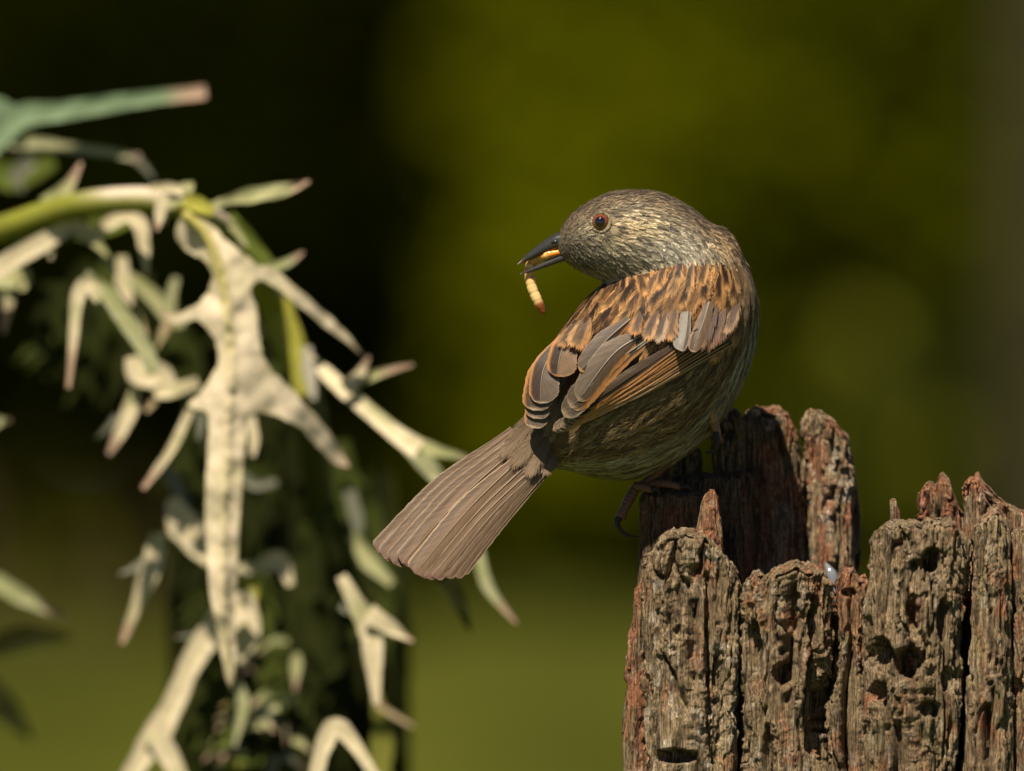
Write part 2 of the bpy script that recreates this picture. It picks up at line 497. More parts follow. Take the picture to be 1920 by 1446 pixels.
    faces = grid_faces(nr, nth, True)
    faces = [f[::-1] for f in faces]
    verts = P2.reshape(-1, 3); col = col.reshape(-1, 3)
    # close the top with a strip across
    half = nth // 2
    for j in range(1, half):
        faces.append((j, (j + 1) % nth, (nth - j - 1) % nth, (nth - j) % nth))
    return mesh_obj(name, verts, faces, M_wood, post, col)

YB = 1560
# front rim
slat('slat', [(990, 1222), (1100, 1205), (1446, 1212), (YB, 1210)], [(990, 1370), (1100, 1388), (1300, 1384), (1446, 1372), (YB, 1370)],
     [(1200, 1050), (1226, 1004), (1250, 994), (1322, 992), (1334, 1010), (1352, 1018), (1380, 1058), (1395, 1100)], -70, 120, 1, red=.1, pale=.55, lichen=.55,
     dents=[(1322, 1062, 13, 42, 13), (1300, 1215, 10, 90, 26), (1330, 1190, 9, 120, 26), (1264, 1418, 42, 14, 50), (1350, 1330, 24, 120, 26)])
slat('slat', [(1090, 1200), (1200, 1180), (1446, 1172), (YB, 1170)], [(1090, 1232), (YB, 1240)],
     [(1172, 1150), (1195, 1096), (1225, 1040), (1240, 1010)], -34, 84, 2, red=.62, pale=.35, lichen=.1)
slat('slat', [(1060, 1398), (1300, 1390), (1446, 1395), (YB, 1396)], [(1060, 1566), (1300, 1556), (1446, 1545), (YB, 1545)],
     [(1392, 1085), (1404, 1068), (1420, 1082), (1432, 1078), (1450, 1064), (1495, 1050), (1540, 1062), (1562, 1090), (1580, 1110)], -74, 130, 3, red=.22, pale=.35, amp=1.35,
     dents=[(1490, 1150, 11, 60, 36), (1530, 1170, 14, 55, 34), (1478, 1220, 12, 40, 36), (1470, 1262, 24, 22, 42), (1410, 1240, 16, 80, 40), (1535, 1330, 26, 120, 46), (1436, 1420, 12, 60, 30)])
slat('slat', [(1060, 1574), (1230, 1570), (1300, 1556), (1446, 1548), (YB, 1545)], [(1060, 1634), (1240, 1622), (1446, 1626), (YB, 1625)],
     [(1565, 1085), (1580, 1068), (1596, 1064), (1612, 1078), (1632, 1080), (1645, 1100)], -52, 96, 4, red=.05, redtop=1.0, pale=.25, amp=1.1,
     dents=[(1595, 1340, 22, 130, 40), (1592, 1112, 14, 8, 16)])
slat('slat', [(980, 1636), (1200, 1624), (1446, 1622), (YB, 1620)], [(980, 1812), (1200, 1806), (1446, 1800), (YB, 1800)],
     [(1625, 1010), (1640, 984), (1660, 978), (1715, 976), (1722, 984), (1735, 974), (1785, 970), (1806, 990), (1820, 1010)], -110, 150, 5, red=.1, pale=.3, lichen=.75, amp=1.25,
     dents=[(1748, 1050, 20, 24, 55), (1650, 1228, 24, 34, 80), (1702, 1242, 30, 30, 60), (1643, 1300, 17, 24, 70), (1745, 1330, 22, 16, 26), (1712, 1170, 12, 60, 24), (1770, 1165, 14, 44, 28), (1780, 1275, 16, 26, 30)])
slat('slat', [(960, 1828), (1250, 1820), (1446, 1806), (YB, 1804)], [(960, 1898), (1446, 1896), (YB, 1896)],
     [(1818, 1010), (1832, 970), (1850, 958), (1872, 954), (1892, 972), (1905, 1000)], -96, 130, 6, red=.2, pale=.45, lichen=.5, dents=[(1850, 1380, 10, 60, 30)])
slat('slat', [(985, 1890), (1270, 1888), (YB, 1890)], [(985, 1975), (YB, 1985)],
     [(1885, 1010), (1900, 988), (1935, 984), (1960, 1000), (1990, 1040)], -62, 120, 7, red=.25, pale=.35, lichen=.3, dents=[(1905, 1290, 12, 16, 30)])
slat('slat', [(1000, 1978), (YB, 1985)], [(1000, 2040), (YB, 2046)], [(1970, 1040), (2000, 1000), (2045, 1030)], 60, 240, 8, red=.3, step=6)
# upright tips behind the front rim
slat('slat', [(880, 1722), (1100, 1716), (YB, 1716)], [(880, 1806), (1000, 1826), (YB, 1830)],
     [(1716, 920), (1726, 906), (1742, 904), (1752, 912), (1764, 892), (1776, 884), (1788, 900), (1800, 950), (1820, 975)], 40, 80, 9, red=.6, pale=.35, lichen=0, bottom=1200)
slat('slat', [(890, 1804), (1000, 1812), (YB, 1812)], [(890, 1880), (960, 1930), (YB, 1960)],
     [(1798, 915), (1810, 900), (1830, 896), (1852, 890), (1866, 908), (1885, 930), (1905, 948), (1930, 956), (1955, 962)], 10, 90, 10, red=.5, pale=.5, lichen=0, bottom=1200)
slat('splinter', [(930, 1666), (1000, 1664)], [(930, 1688), (1000, 1690)], [(1664, 940), (1674, 934), (1682, 936), (1690, 960)], -40, 22, 12, red=.7, amp=.3, bottom=1010, step=2.5, rnd=8, lichen=0)
slat('splinter', [(920, 1318), (960, 1310), (1000, 1302)], [(920, 1346), (960, 1350), (1000, 1354)], [(1302, 940), (1314, 926), (1326, 921), (1340, 921), (1354, 930)], -58, 44, 13, red=.7, pale=.4, amp=.35, bottom=1030, step=2.5, rnd=14, lichen=0)
slat('splinter', [(990, 1326), (1030, 1324)], [(990, 1350), (1030, 1356)], [(1322, 1002), (1336, 994), (1352, 1000)], -66, 40, 14, red=.6, pale=.4, amp=.5, bottom=1060, step=2.5, rnd=12, lichen=0)
# smooth stub the foot stands on; its dark colour includes the bird's shadow
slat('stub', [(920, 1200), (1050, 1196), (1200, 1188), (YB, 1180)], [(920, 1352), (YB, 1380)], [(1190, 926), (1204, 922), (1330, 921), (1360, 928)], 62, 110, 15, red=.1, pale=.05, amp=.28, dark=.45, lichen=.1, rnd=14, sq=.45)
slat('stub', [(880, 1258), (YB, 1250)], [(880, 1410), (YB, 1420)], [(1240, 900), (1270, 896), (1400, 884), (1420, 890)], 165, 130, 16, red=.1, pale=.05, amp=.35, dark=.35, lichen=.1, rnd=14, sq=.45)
# far rim
slat('slat', [(760, 1222), (YB, 1215)], [(760, 1316), (YB, 1318)], [(1215, 850), (1235, 828), (1300, 820), (1320, 840)], 230, 120, 17, red=.1, pale=.15, dark=.3, amp=.7, bottom=1300, step=4.5)
slat('slat', [(760, 1338), (YB, 1336)], [(760, 1398), (YB, 1405)], [(1332, 800), (1345, 772), (1370, 764), (1388, 772), (1402, 790)], 215, 110, 18, red=.3, pale=.2, dark=.1, bottom=1300, step=4)
slat('slat', [(760, 1392), (YB, 1396)], [(760, 1494), (860, 1506), (YB, 1516)],
     [(1385, 790), (1396, 768), (1412, 762), (1470, 764), (1490, 778), (1505, 810), (1515, 850)], 285, 110, 19, red=.45, pale=.4, bottom=1300, lichen=.1, amp=1.1, step=4)
slat('slat', [(770, 1508), (900, 1512), (1080, 1520), (YB, 1525)], [(770, 1578), (820, 1596), (1000, 1602), (1080, 1606), (YB, 1606)],
     [(1500, 795), (1512, 772), (1526, 768), (1552, 772), (1575, 786), (1592, 812), (1606, 860)], 280, 120, 20, red=.4, pale=.75, bottom=1300, lichen=.1, amp=1.2, step=4)
slat('slat', [(900, 1560), (YB, 1560)], [(900, 1610), (YB, 1616)], [(1555, 900), (1585, 852), (1600, 860), (1618, 930)], 340, 70, 21, red=.4, pale=.2, bottom=1300, dark=.2, step=5)
slat('slat', [(1090, 1610), (YB, 1610)], [(1090, 1760), (YB, 1765)], [(1605, 1110), (1650, 1095), (1720, 1100), (1770, 1110)], 350, 110, 22, red=.3, bottom=1300, step=6)
slat('slat', [(1090, 1755), (YB, 1755)], [(1090, 1960), (YB, 1970)], [(1750, 1100), (1820, 1080), (1900, 1085), (1975, 1110)], 290, 140, 23, red=.3, bottom=1300, step=6)
# rotten heart of the post and the sound trunk below the frame
nth, nr = 64, 60
th = np.arange(nth) / nth * 2 * math.pi
yy = np.concatenate([np.linspace(1130, 1535, 14), np.linspace(1545, 723 + ZC / S + 60, nr - 14)])
X = 1605 + 436 * np.cos(th)[None, :] * np.where(yy < 1540, .72, 1.0)[:, None]
Z = 105 + 292 * np.sin(th)[None, :] * np.where(yy < 1540, .5, 1.0)[:, None]
Yv = np.broadcast_to(yy[:, None], X.shape)
P = np.stack([X, Yv, Z], -1)
P += np.stack([np.cos(th)[None, :] * np.ones_like(X), 0 * X, np.sin(th)[None, :] * np.ones_like(X)], -1) * (14 * fbm(P / np.array([40, 400, 40]), 90, 3))[..., None]
cc = mix(GREY, DKB, np.clip(.5 + fbm(P / np.array([30, 200, 30]), 91, 3), 0, 1)).reshape(-1, 3)
fc = [f[::-1] for f in grid_faces(nr, nth, True)] + [tuple(range(nth))]
mesh_obj('trunk', P.reshape(-1, 3), fc, M_wood, post, cc)
# pale glossy shard caught in the hollow
sh = Bag()
v, f = tube(curve([(1548, 1058, 190), (1556, 1075, 186), (1562, 1095, 184), (1566, 1150, 184)], 8), [2, 8, 11, 12], 8) if False else tube(curve([(1548, 1056, 190), (1556, 1072, 186), (1562, 1090, 184), (1566, 1150, 184)], 8), np.array([2, 6, 9, 11, 12, 12, 12, 12]), 8)
sh.add(v, f, (0.16, 0.17, 0.18))
tag(sh.build('shard', attr_mat('glossy_shell', .12, .8)), 'small pale glossy shard caught in the hollow of the post', 'shard')

# ------------------------------------------------------------------ the thistle
thistle = empty('thistle_plant', (-560, 723 + ZC / S, 1100))
tag(thistle, 'drooping spiny thistle with pale woolly lobed leaves beside the post', 'thistle')
CW = (0.70, 0.585, 0.41); CG = (0.10, 0.125, 0.02); GY = (0.36, 0.34, 0.055); TL = (0.20, 0.275, 0.15); DG = (0.017, 0.020, 0.003); SP = (0.42, 0.29, 0.20); GP = (0.40, 0.39, 0.21); GW = (0.36, 0.36, 0.22); DGW = (0.17, 0.17, 0.12)  # DG: dark leaf green with shade mixed into it

def TD(d): return 1035 + (np.asarray(d, float) - 690) * 2.7

def strip(bag, pts, widths, col, d=None, fold=0.22, tip=None, n=None, seed=0, tipcol=SP):
    """tapered folded blade; pts (x, y[, d])"""
    p = np.asarray(pts, float)
    if p.shape[1] == 2: p = np.column_stack([p, np.full(len(p), 700.0 if d is None else d)])
    p = p.copy(); p[:, 2] = TD(p[:, 2])
    n = n or max(8, int(np.sum(np.linalg.norm(np.diff(p[:, :2], axis=0), axis=1)) / 9))
    C = curve(p, n); w = np.interp(np.linspace(0, 1, n), np.linspace(0, 1, len(widths)), widths) / 2
    w = w * (1 + 0.09 * vnoise(np.stack([np.arange(n) * .45, np.full(n, seed * 3.3), np.zeros(n)], -1), seed))
    T = np.gradient(C[:, :2], axis=0); T /= np.linalg.norm(T, axis=1)[:, None] + 1e-9
    N = np.stack([-T[:, 1], T[:, 0]], -1)
    cols = np.array([-1, -.55, 0, .55, 1.0])
    V = np.zeros((n, 5, 3))
    V[..., :2] = C[:, None, :2] + N[:, None, :] * (w[:, None] * cols[None, :])[..., None]
    V[..., 2] = C[:, None, 2] - fold * w[:, None] * (np.abs(cols)[None, :] - .5) + 3 * vnoise(np.stack([np.arange(n)[:, None] * .3 + cols, np.full((n, 5), seed), np.zeros((n, 5))], -1), seed + 4)
    V2 = V.copy(); V2[..., 2] += 3.0
    c = np.broadcast_to(np.asarray(col, float), (n, 5, 3)).copy()
    c *= (1 + .16 * fbm(V / 22, seed + 9, 3))[..., None]
    pale_ = float(np.mean(np.asarray(col, float)) > .3)
    c = mix(c, np.broadcast_to(np.array((.30, .31, .10)), c.shape), np.broadcast_to((np.abs(cols) > .8) * .45 * pale_, (n, 5)))
    c[:, 2] = mix(c[:, 2], np.broadcast_to(np.array((.46, .42, .15)), (n, 3)), np.full(n, .55 * pale_))
    gp_ = smooth(.05, .45, fbm(V / np.array([60, 60, 200]) + seed * 3.1, seed + 19, 3)) * .55 * pale_
    c = mix(c, np.broadcast_to(np.array((.27, .29, .10)), c.shape), gp_)
    if tip:
        k = smooth(1 - tip, 1 - tip * .4, np.linspace(0, 1, n))
        c = mix(c, np.broadcast_to(np.asarray(tipcol), c.shape), np.broadcast_to(k[:, None], (n, 5)))
    f = grid_faces(n, 5)
    bag.add(V.reshape(-1, 3), f, c.reshape(-1, 3))
    bag.add(V2.reshape(-1, 3), [q[::-1] for q in f], c.reshape(-1, 3))

_ls = [0]
def leaf(*strips_):
    """one leaf = blade and its lobes as one mesh"""
    b = Bag()
    for s_ in strips_:
        _ls[0] += 1
        s_ = dict(s_); strip(b, s_.pop('p'), s_.pop('w'), s_.pop('c'), seed=_ls[0], **s_)
    return b.build('leaf', M_leaf, thistle)
def q(p, w, c, d=700, tip=None, fold=.22): return dict(p=p, w=w, c=c, d=d, tip=tip, fold=fold)

# stems
def stem(pts, rad, col, top=None):
    pts = np.array(pts, float); pts[:, 2] = TD(pts[:, 2])
    C = curve(pts, 60); r = np.interp(np.linspace(0, 1, 60), np.linspace(0, 1, len(rad)), rad)
    v, f = tube(C, r, 12)
    ang = np.tile(np.arange(12) / 12 * 2 * math.pi, 60)
    c = np.broadcast_to(np.asarray(col), (len(v), 3)) * (1 + .3 * fbm(v / np.array([40, 40, 14]), 3, 3))[:, None]
    c = mix(c, np.tile((0.07, 0.075, 0.02), (len(v), 1)), smooth(470, 560, v[:, 0]) * smooth(600, 800, v[:, 1]))  # lower stretch darkened: shade painted into the stem colour
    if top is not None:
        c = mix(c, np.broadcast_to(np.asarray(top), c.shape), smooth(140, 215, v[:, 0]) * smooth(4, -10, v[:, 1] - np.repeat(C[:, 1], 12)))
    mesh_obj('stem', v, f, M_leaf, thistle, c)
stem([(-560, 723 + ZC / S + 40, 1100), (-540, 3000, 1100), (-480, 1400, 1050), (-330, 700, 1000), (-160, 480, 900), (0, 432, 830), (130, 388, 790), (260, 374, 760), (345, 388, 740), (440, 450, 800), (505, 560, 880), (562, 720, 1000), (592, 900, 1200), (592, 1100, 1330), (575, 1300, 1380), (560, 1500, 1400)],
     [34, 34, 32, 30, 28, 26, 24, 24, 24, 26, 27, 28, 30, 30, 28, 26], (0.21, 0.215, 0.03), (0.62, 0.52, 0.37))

# the large pale leaf hanging in front: outline, triangulated, folded along its midrib
OUT = [(345, 398), (395, 420), (420, 445), (455, 475), (482, 494), (512, 503), (548, 533), (592, 572), (640, 616), (682, 668), (652, 646), (600, 604), (550, 566), (507, 533), (480, 528), (471, 545), (481, 580), (486, 620), (489, 650), (502, 685), (532, 715), (562, 745), (602, 790), (636, 838), (656, 876), (626, 866), (598, 838), (568, 808), (538, 788), (500, 776), (472, 777), (463, 800), (458, 860), (452, 950), (446, 1050), (441, 1150), (443, 1230), (436, 1296), (421, 1262), (405, 1180), (391, 1080), (385, 980), (387, 880), (392, 800), (387, 773), (371, 769), (352, 762), (374, 736), (399, 702), (410, 670), (404, 640), (386, 616), (370, 598), (345, 607), (322, 607), (296, 576), (322, 588), (346, 583), (376, 565), (394, 537), (397, 510), (384, 490), (364, 478), (342, 464), (328, 438)]
MID_ = [(345, 400), (385, 440), (412, 510), (428, 600), (431, 700), (428, 800), (420, 950), (416, 1100), (424, 1200), (435, 1292)]
oc = curve(OUT + [OUT[0]], 330)[:-1]
oc += 2.0 * np.stack([vnoise(np.stack([np.arange(len(oc)) * .6, np.zeros(len(oc)), np.full(len(oc), k)], -1), 8) for k in (0., 7.)], -1)
def inside(poly, pts):
    x, y = pts[:, 0], pts[:, 1]; r = np.zeros(len(pts), bool); j = len(poly) - 1
    for i in range(len(poly)):
        xi, yi = poly[i]; xj, yj = poly[j]
        if yi != yj:
            r ^= ((yi > y) != (yj > y)) & (x < (xj - xi) * (y - yi) / (yj - yi) + xi)
        j = i
    return r
gx, gy = np.meshgrid(np.arange(290, 690, 8), np.arange(395, 1300, 8))
g = np.stack([gx.ravel(), gy.ravel()], -1).astype(float); g += R.uniform(-1.5, 1.5, g.shape)
g = g[inside(oc, g)]
dmin = np.min(np.linalg.norm(g[:, None] - oc[None], axis=2), axis=1)
g = g[dmin > 5]
allp = np.vstack([oc, g]); no = len(oc)
r_ = delaunay_2d_cdt([Vector(p) for p in allp], [(i, (i + 1) % no) for i in range(no)], [list(range(no))], 1, 1e-4)
vv = np.array([tuple(p) for p in r_[0]]); ff = [tuple(f) for f in r_[2]]
mc = curve(MID_, 200)
dm = np.linalg.norm(vv[:, None] - mc[None], axis=2); ix = dm.argmin(1); dmd = dm.min(1)
side = np.sign(vv[:, 0] - mc[ix, 0])
along = ix / 199.0
dep = 690 - 20 * np.sin(along * 3.1) + dmd * 0.28 - 10 * smooth(8, 0, dmd) + 60 * smooth(90, 260, dmd) + 9 * fbm(np.stack([vv[:, 0] / 50, vv[:, 1] / 60, vv[:, 0] * 0], -1), 4, 3)
vein = np.sin((vv[:, 1] + dmd * 1.0) / 11.0)
dep += 0.22 * vein * smooth(4, 14, dmd)
dep = dep * 1.5
colr = np.broadcast_to(np.asarray(CW), (len(vv), 3)) * (1 + .13 * fbm(np.stack([vv[:, 0] / 14, vv[:, 1] / 20, vv[:, 0] * 0], -1), 6, 3))[:, None]
colr = mix(colr, np.broadcast_to(np.array((0.50, 0.44, 0.13)), colr.shape), smooth(16, 4, dmd) * (0.9 - .65 * smooth(.15, .5, along)))
colr = mix(colr, np.broadcast_to(np.array((0.40, 0.37, 0.17)), colr.shape), smooth(.72, .98, vein) * .22 * smooth(3, 10, dmd))
tipd = np.min(np.stack([np.linalg.norm(vv - np.array(t_), axis=1) for t_ in ((682, 668), (436, 1296), (296, 576), (656, 876))]), 0)
edged = np.min(np.linalg.norm(vv[:, None] - oc[None], axis=2), axis=1)
colr = mix(colr, np.broadcast_to(np.array((.36, .35, .14)), colr.shape), smooth(7, 1, edged) * .5)
gpat = smooth(.0, .5, fbm(np.stack([vv[:, 0] / 55, vv[:, 1] / 75, vv[:, 0] * 0 + 4.4], -1), 61, 3)) * .35
colr = mix(colr, np.broadcast_to(np.array((.42, .39, .17)), colr.shape), gpat)
colr = mix(colr, np.broadcast_to(np.asarray(SP), colr.shape), smooth(46, 8, tipd) * .8)
A = np.column_stack([vv, dep]); Bq = A.copy(); Bq[:, 2] += 3.5
ml = Bag(); ml.add(A, ff, colr); ml.add(Bq, [f[::-1] for f in ff], colr)
main_leaf = ml.build('leaf', M_leaf, thistle)
main_leaf['label'] = 'large pale lobed leaf hanging in front'
v, f = tube(np.column_stack([curve(MID_, 60), np.full(60, 676. * 1.5)]), np.linspace(9, 2, 60), 8)
mesh_obj('midrib', v, f, M_leaf, main_leaf, mix(np.tile((0.50, 0.43, 0.12), (len(v), 1)), np.tile((0.55, 0.47, 0.26), (len(v), 1)), np.repeat(np.linspace(0, 1, 60), 8)))

# further pale leaves, each with its lobes
leaf(q([(585, 670, 800), (612, 700, 790), (650, 735, 770), (700, 778, 760), (745, 815, 750), (785, 842, 740)], [10, 26, 30, 28, 36, 40], CW, tip=None),
     q([(765, 830), (830, 848), (896, 864)], [34, 20, 5], GP, 750, .25), q([(770, 835), (815, 888), (850, 925), (890, 1020), (915, 1100), (968, 1168)], [38, 30, 24, 24, 22, 5], GW, 790, .15),
     q([(645, 728), (672, 705), (692, 668)], [26, 22, 6], CW, 760, .4), q([(655, 722), (700, 703), (775, 683)], [26, 20, 5], GP, 765, .5), q([(835, 1085), (860, 1130), (882, 1188)], [34, 30, 4], DG, 830))
leaf(q([(-205, 510), (-150, 400), (-60, 285), (-20, 262), (40, 218), (120, 208), (250, 188), (386, 172)], [14, 30, 60, 66, 46, 34, 28, 24], TL, 950, .09), q([(-40, 190), (0, 205), (40, 222)], [40, 44, 30], TL, 960),
     q([(20, 262), (120, 276), (200, 285), (262, 297)], [34, 18, 16, 14], GW, 970, .15), q([(245, 290), (268, 310), (288, 335)], [14, 12, 4], DGW, 970), q([(60, 300), (30, 330), (42, 360)], [30, 26, 6], DGW, 1050),
     q([(-30, 300), (20, 330), (100, 300)], [30, 60, 30], CG, 1090))
leaf(q([(85, 385), (125, 352), (152, 305)], [34, 26, 7], GP, 800, .5))
leaf(q([(372, 402), (420, 378), (470, 366), (530, 356), (580, 341)], [16, 16, 30, 26, 8], GP, 720, .22), q([(470, 360), (500, 352), (535, 350)], [4, 12, 4], CG, 726))
leaf(q([(428, 405), (468, 452), (508, 505)], [24, 30, 26], CG, 780), q([(505, 503), (540, 492), (568, 472)], [22, 17, 6], GW, 775, .45), q([(410, 415), (440, 430), (462, 462)], [10, 12, 8], GP, 770))
leaf(q([(300, 420), (318, 372), (352, 352), (362, 342)], [22, 30, 26, 6], GP, 715), q([(280, 352), (320, 352), (345, 360)], [14, 22, 16], CW, 712), q([(305, 365), (300, 400), (294, 432)], [28, 22, 6], CW, 708, .3), q([(345, 372), (375, 385), (400, 398)], [30, 30, 18], GY, 712))
leaf(q([(-40, 530), (20, 488), (80, 455), (140, 424), (168, 446), (196, 424), (236, 404), (262, 420), (270, 462), (275, 515)], [40, 34, 34, 30, 26, 24, 24, 30, 22, 6], CW, 800),
     q([(85, 455), (94, 470), (95, 486)], [24, 18, 5], CW, 802), q([(168, 442), (192, 470), (216, 515)], [22, 16, 8], GP, 815), q([(-30, 520), (40, 520), (40, 545)], [40, 46, 8], GP, 830), q([(20, 530), (14, 580), (6, 625)], [26, 18, 7], GW, 850, .8),
     q([(30, 470), (120, 430), (200, 420), (262, 398)], [56, 50, 46, 30], CG, 818))
leaf(q([(190, 560), (162, 533), (145, 560), (137, 640), (128, 728)], [26, 30, 26, 18, 8], CW, 725, .3), q([(155, 520), (190, 545), (235, 600), (272, 655), (290, 700)], [34, 36, 34, 30, 24], GW, 735))
leaf(q([(228, 480), (232, 530), (246, 572)], [20, 36, 8], CW, 880), q([(242, 520), (290, 558), (320, 598), (345, 600)], [24, 32, 28, 26], GP, 890), q([(246, 570), (260, 600), (276, 632)], [10, 18, 4], SP, 895), q([(322, 590), (308, 620), (290, 655)], [18, 16, 6], SP, 888), q([(330, 520), (322, 550), (322, 590)], [14, 18, 14], GW, 905))
leaf(q([(250, 668), (262, 698), (300, 706), (318, 732)], [30, 56, 50, 30], CW, 820), q([(290, 736), (330, 730), (372, 716)], [26, 28, 20], CW, 812), q([(300, 728), (288, 752), (274, 772)], [24, 16, 6], SP, 825),
     q([(256, 716), (245, 765), (225, 810), (204, 852)], [14, 30, 24, 8], CW, 830, .35), q([(220, 780), (196, 806), (178, 824)], [14, 10, 3], DGW, 840))
leaf(q([(356, 770), (328, 830), (298, 876), (267, 916)], [16, 19, 16, 9], CW, 760, .4))
leaf(q([(300, 860), (330, 910), (352, 960)], [18, 26, 24], DGW, 900), q([(322, 935), (345, 985), (400, 1050)], [26, 66, 40], CW, 880))
leaf(q([(296, 1000), (286, 1055), (262, 1120), (228, 1206)], [26, 42, 26, 8], CW, 850, .22), q([(275, 1050), (250, 1066), (224, 1076)], [18, 12, 3], DGW, 860))
leaf(q([(450, 1130), (402, 1180), (360, 1240), (325, 1320), (288, 1385), (240, 1460)], [70, 52, 40, 40, 52, 34], CW, 860), q([(285, 1365), (318, 1420), (350, 1490)], [44, 38, 26], CW, 855), q([(400, 1180), (370, 1190), (330, 1195)], [24, 12, 3], DGW, 870))
leaf(q([(452, 1110), (462, 1180), (452, 1245)], [40, 56, 16], CW, 870), q([(445, 1280), (456, 1320), (438, 1400)], [16, 24, 8], GW, 870))
leaf(q([(430, 1070), (490, 1062), (525, 1052), (545, 1098)], [20, 28, 40, 12], CW, 900), q([(448, 1080), (470, 1110), (462, 1150)], [26, 30, 12], GY, 905))
leaf(q([(448, 890), (480, 908), (520, 905)], [20, 24, 12], DGW, 930))
leaf(q([(468, 780), (476, 820), (474, 856)], [22, 20, 8], CW, 800))
leaf(q([(378, 775), (376, 800), (372, 826)], [16, 16, 6], DGW, 790))
leaf(q([(640, 1080), (672, 1140), (694, 1180), (700, 1240), (706, 1320)], [20, 34, 48, 34, 14], CW, 760), q([(690, 1150), (735, 1178), (774, 1202)], [40, 26, 8], CW, 757, .2), q([(640, 1130), (660, 1140), (680, 1150)], [26, 30, 20], DGW, 768))
leaf(q([(588, 1470), (608, 1395), (630, 1364), (662, 1392), (712, 1470)], [22, 34, 40, 26, 16], CW, 715))
leaf(q([(706, 1500), (716, 1380), (706, 1300)], [46, 40, 16], (.17, .17, .03), 960), q([(705, 1318), (740, 1342), (775, 1364)], [12, 11, 5], SP, 930))
leaf(q([(660, 1000), (690, 1050), (735, 1095)], [20, 34, 16], GP, 930), q([(655, 920), (668, 970), (672, 1000)], [22, 26, 14], DGW, 950))
leaf(q([(575, 650), (580, 700), (588, 750)], [16, 26, 10], (.45, .40, .36), 860), q([(520, 560), (545, 640), (572, 740)], [40, 50, 30], GY, 880))
leaf(q([(-424, 1060), (-220, 1010), (-40, 1075), (40, 1118), (120, 1160)], [10, 26, 34, 30, 6], GW, 1020, .15))
leaf(q([(-444, 1210, 1040), (-240, 1215, 1150), (-60, 1225, 1250), (40, 1200, 1250), (135, 1198, 1250)], [10, 30, 30, 50, 6], DG))
leaf(q([(-436, 1170, 1040), (-250, 1150, 1200), (-80, 1240, 1300), (0, 1320, 1300), (58, 1386, 1300)], [10, 26, 40, 60, 8], DG))
leaf(q([(-356, 780, 1000), (-180, 770, 950), (-30, 793, 900), (0, 790, 900), (18, 787, 900)], [8, 24, 20, 14, 6], GW, tip=.12))
# small spiny side leaves near the foot of the frame
rl = np.random.RandomState(9)
for k in range(26):
    x = rl.uniform(430, 560); y = rl.uniform(1180, 1440); a = rl.uniform(-.6, 3.7); L_ = rl.uniform(30, 75)
    cc_ = [CW, GW, GP, CG, CG, DGW][rl.randint(6)]
    p1 = (x, y); p2 = (x + math.cos(a) * L_ * .5, y + abs(math.sin(a)) * L_ * .4 - 6); p3 = (x + math.cos(a) * L_, y + abs(math.sin(a)) * L_)
    leaf(q([p1, p2, p3], [12, rl.uniform(12, 24), 4], cc_, rl.uniform(880, 1050), .3))
for k in range(9):
    y = 1330 + k * 14 + rl.uniform(-8, 8); x = rl.uniform(425, 455); e_ = rl.uniform(30, 66)
    leaf(q([(x, y), (x - e_ * .5, y - 8 + rl.uniform(-9, 9)), (x - e_, y + rl.uniform(-6, 26))], [10, rl.uniform(9, 17), 3], [GY, GW, CG, CG][k % 4], rl.uniform(890, 1000), .3))
# dark green leaves hanging behind, their shade partly painted into the colour
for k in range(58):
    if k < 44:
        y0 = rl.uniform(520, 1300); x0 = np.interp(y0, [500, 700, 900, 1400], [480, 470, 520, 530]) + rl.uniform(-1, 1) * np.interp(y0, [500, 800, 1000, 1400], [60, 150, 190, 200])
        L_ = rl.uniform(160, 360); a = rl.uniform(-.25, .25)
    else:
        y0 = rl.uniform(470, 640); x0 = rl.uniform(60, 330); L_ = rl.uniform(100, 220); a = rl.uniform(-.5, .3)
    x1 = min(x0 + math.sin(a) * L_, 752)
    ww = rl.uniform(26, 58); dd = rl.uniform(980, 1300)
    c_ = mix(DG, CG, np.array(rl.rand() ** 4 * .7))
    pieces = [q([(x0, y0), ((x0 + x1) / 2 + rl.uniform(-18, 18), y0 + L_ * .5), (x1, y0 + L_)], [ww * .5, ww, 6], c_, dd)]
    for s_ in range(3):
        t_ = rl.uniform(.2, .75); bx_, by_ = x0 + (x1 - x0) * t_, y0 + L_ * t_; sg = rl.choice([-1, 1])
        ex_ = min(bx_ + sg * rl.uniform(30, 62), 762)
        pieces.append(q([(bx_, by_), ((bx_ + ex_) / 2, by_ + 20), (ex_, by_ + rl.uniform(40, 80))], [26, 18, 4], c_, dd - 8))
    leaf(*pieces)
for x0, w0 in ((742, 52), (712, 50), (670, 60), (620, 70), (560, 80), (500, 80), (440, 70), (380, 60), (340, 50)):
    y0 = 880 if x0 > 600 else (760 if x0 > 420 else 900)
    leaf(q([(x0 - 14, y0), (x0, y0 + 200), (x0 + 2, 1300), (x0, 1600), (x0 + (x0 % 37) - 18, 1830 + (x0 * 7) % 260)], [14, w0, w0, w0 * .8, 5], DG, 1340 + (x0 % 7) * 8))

# ------------------------------------------------------------------ the bird
bird = empty('small_bird', (1230, 915, 20))
tag(bird, 'streaked brown and grey songbird looking back over its wing with prey in its bill', 'bird')

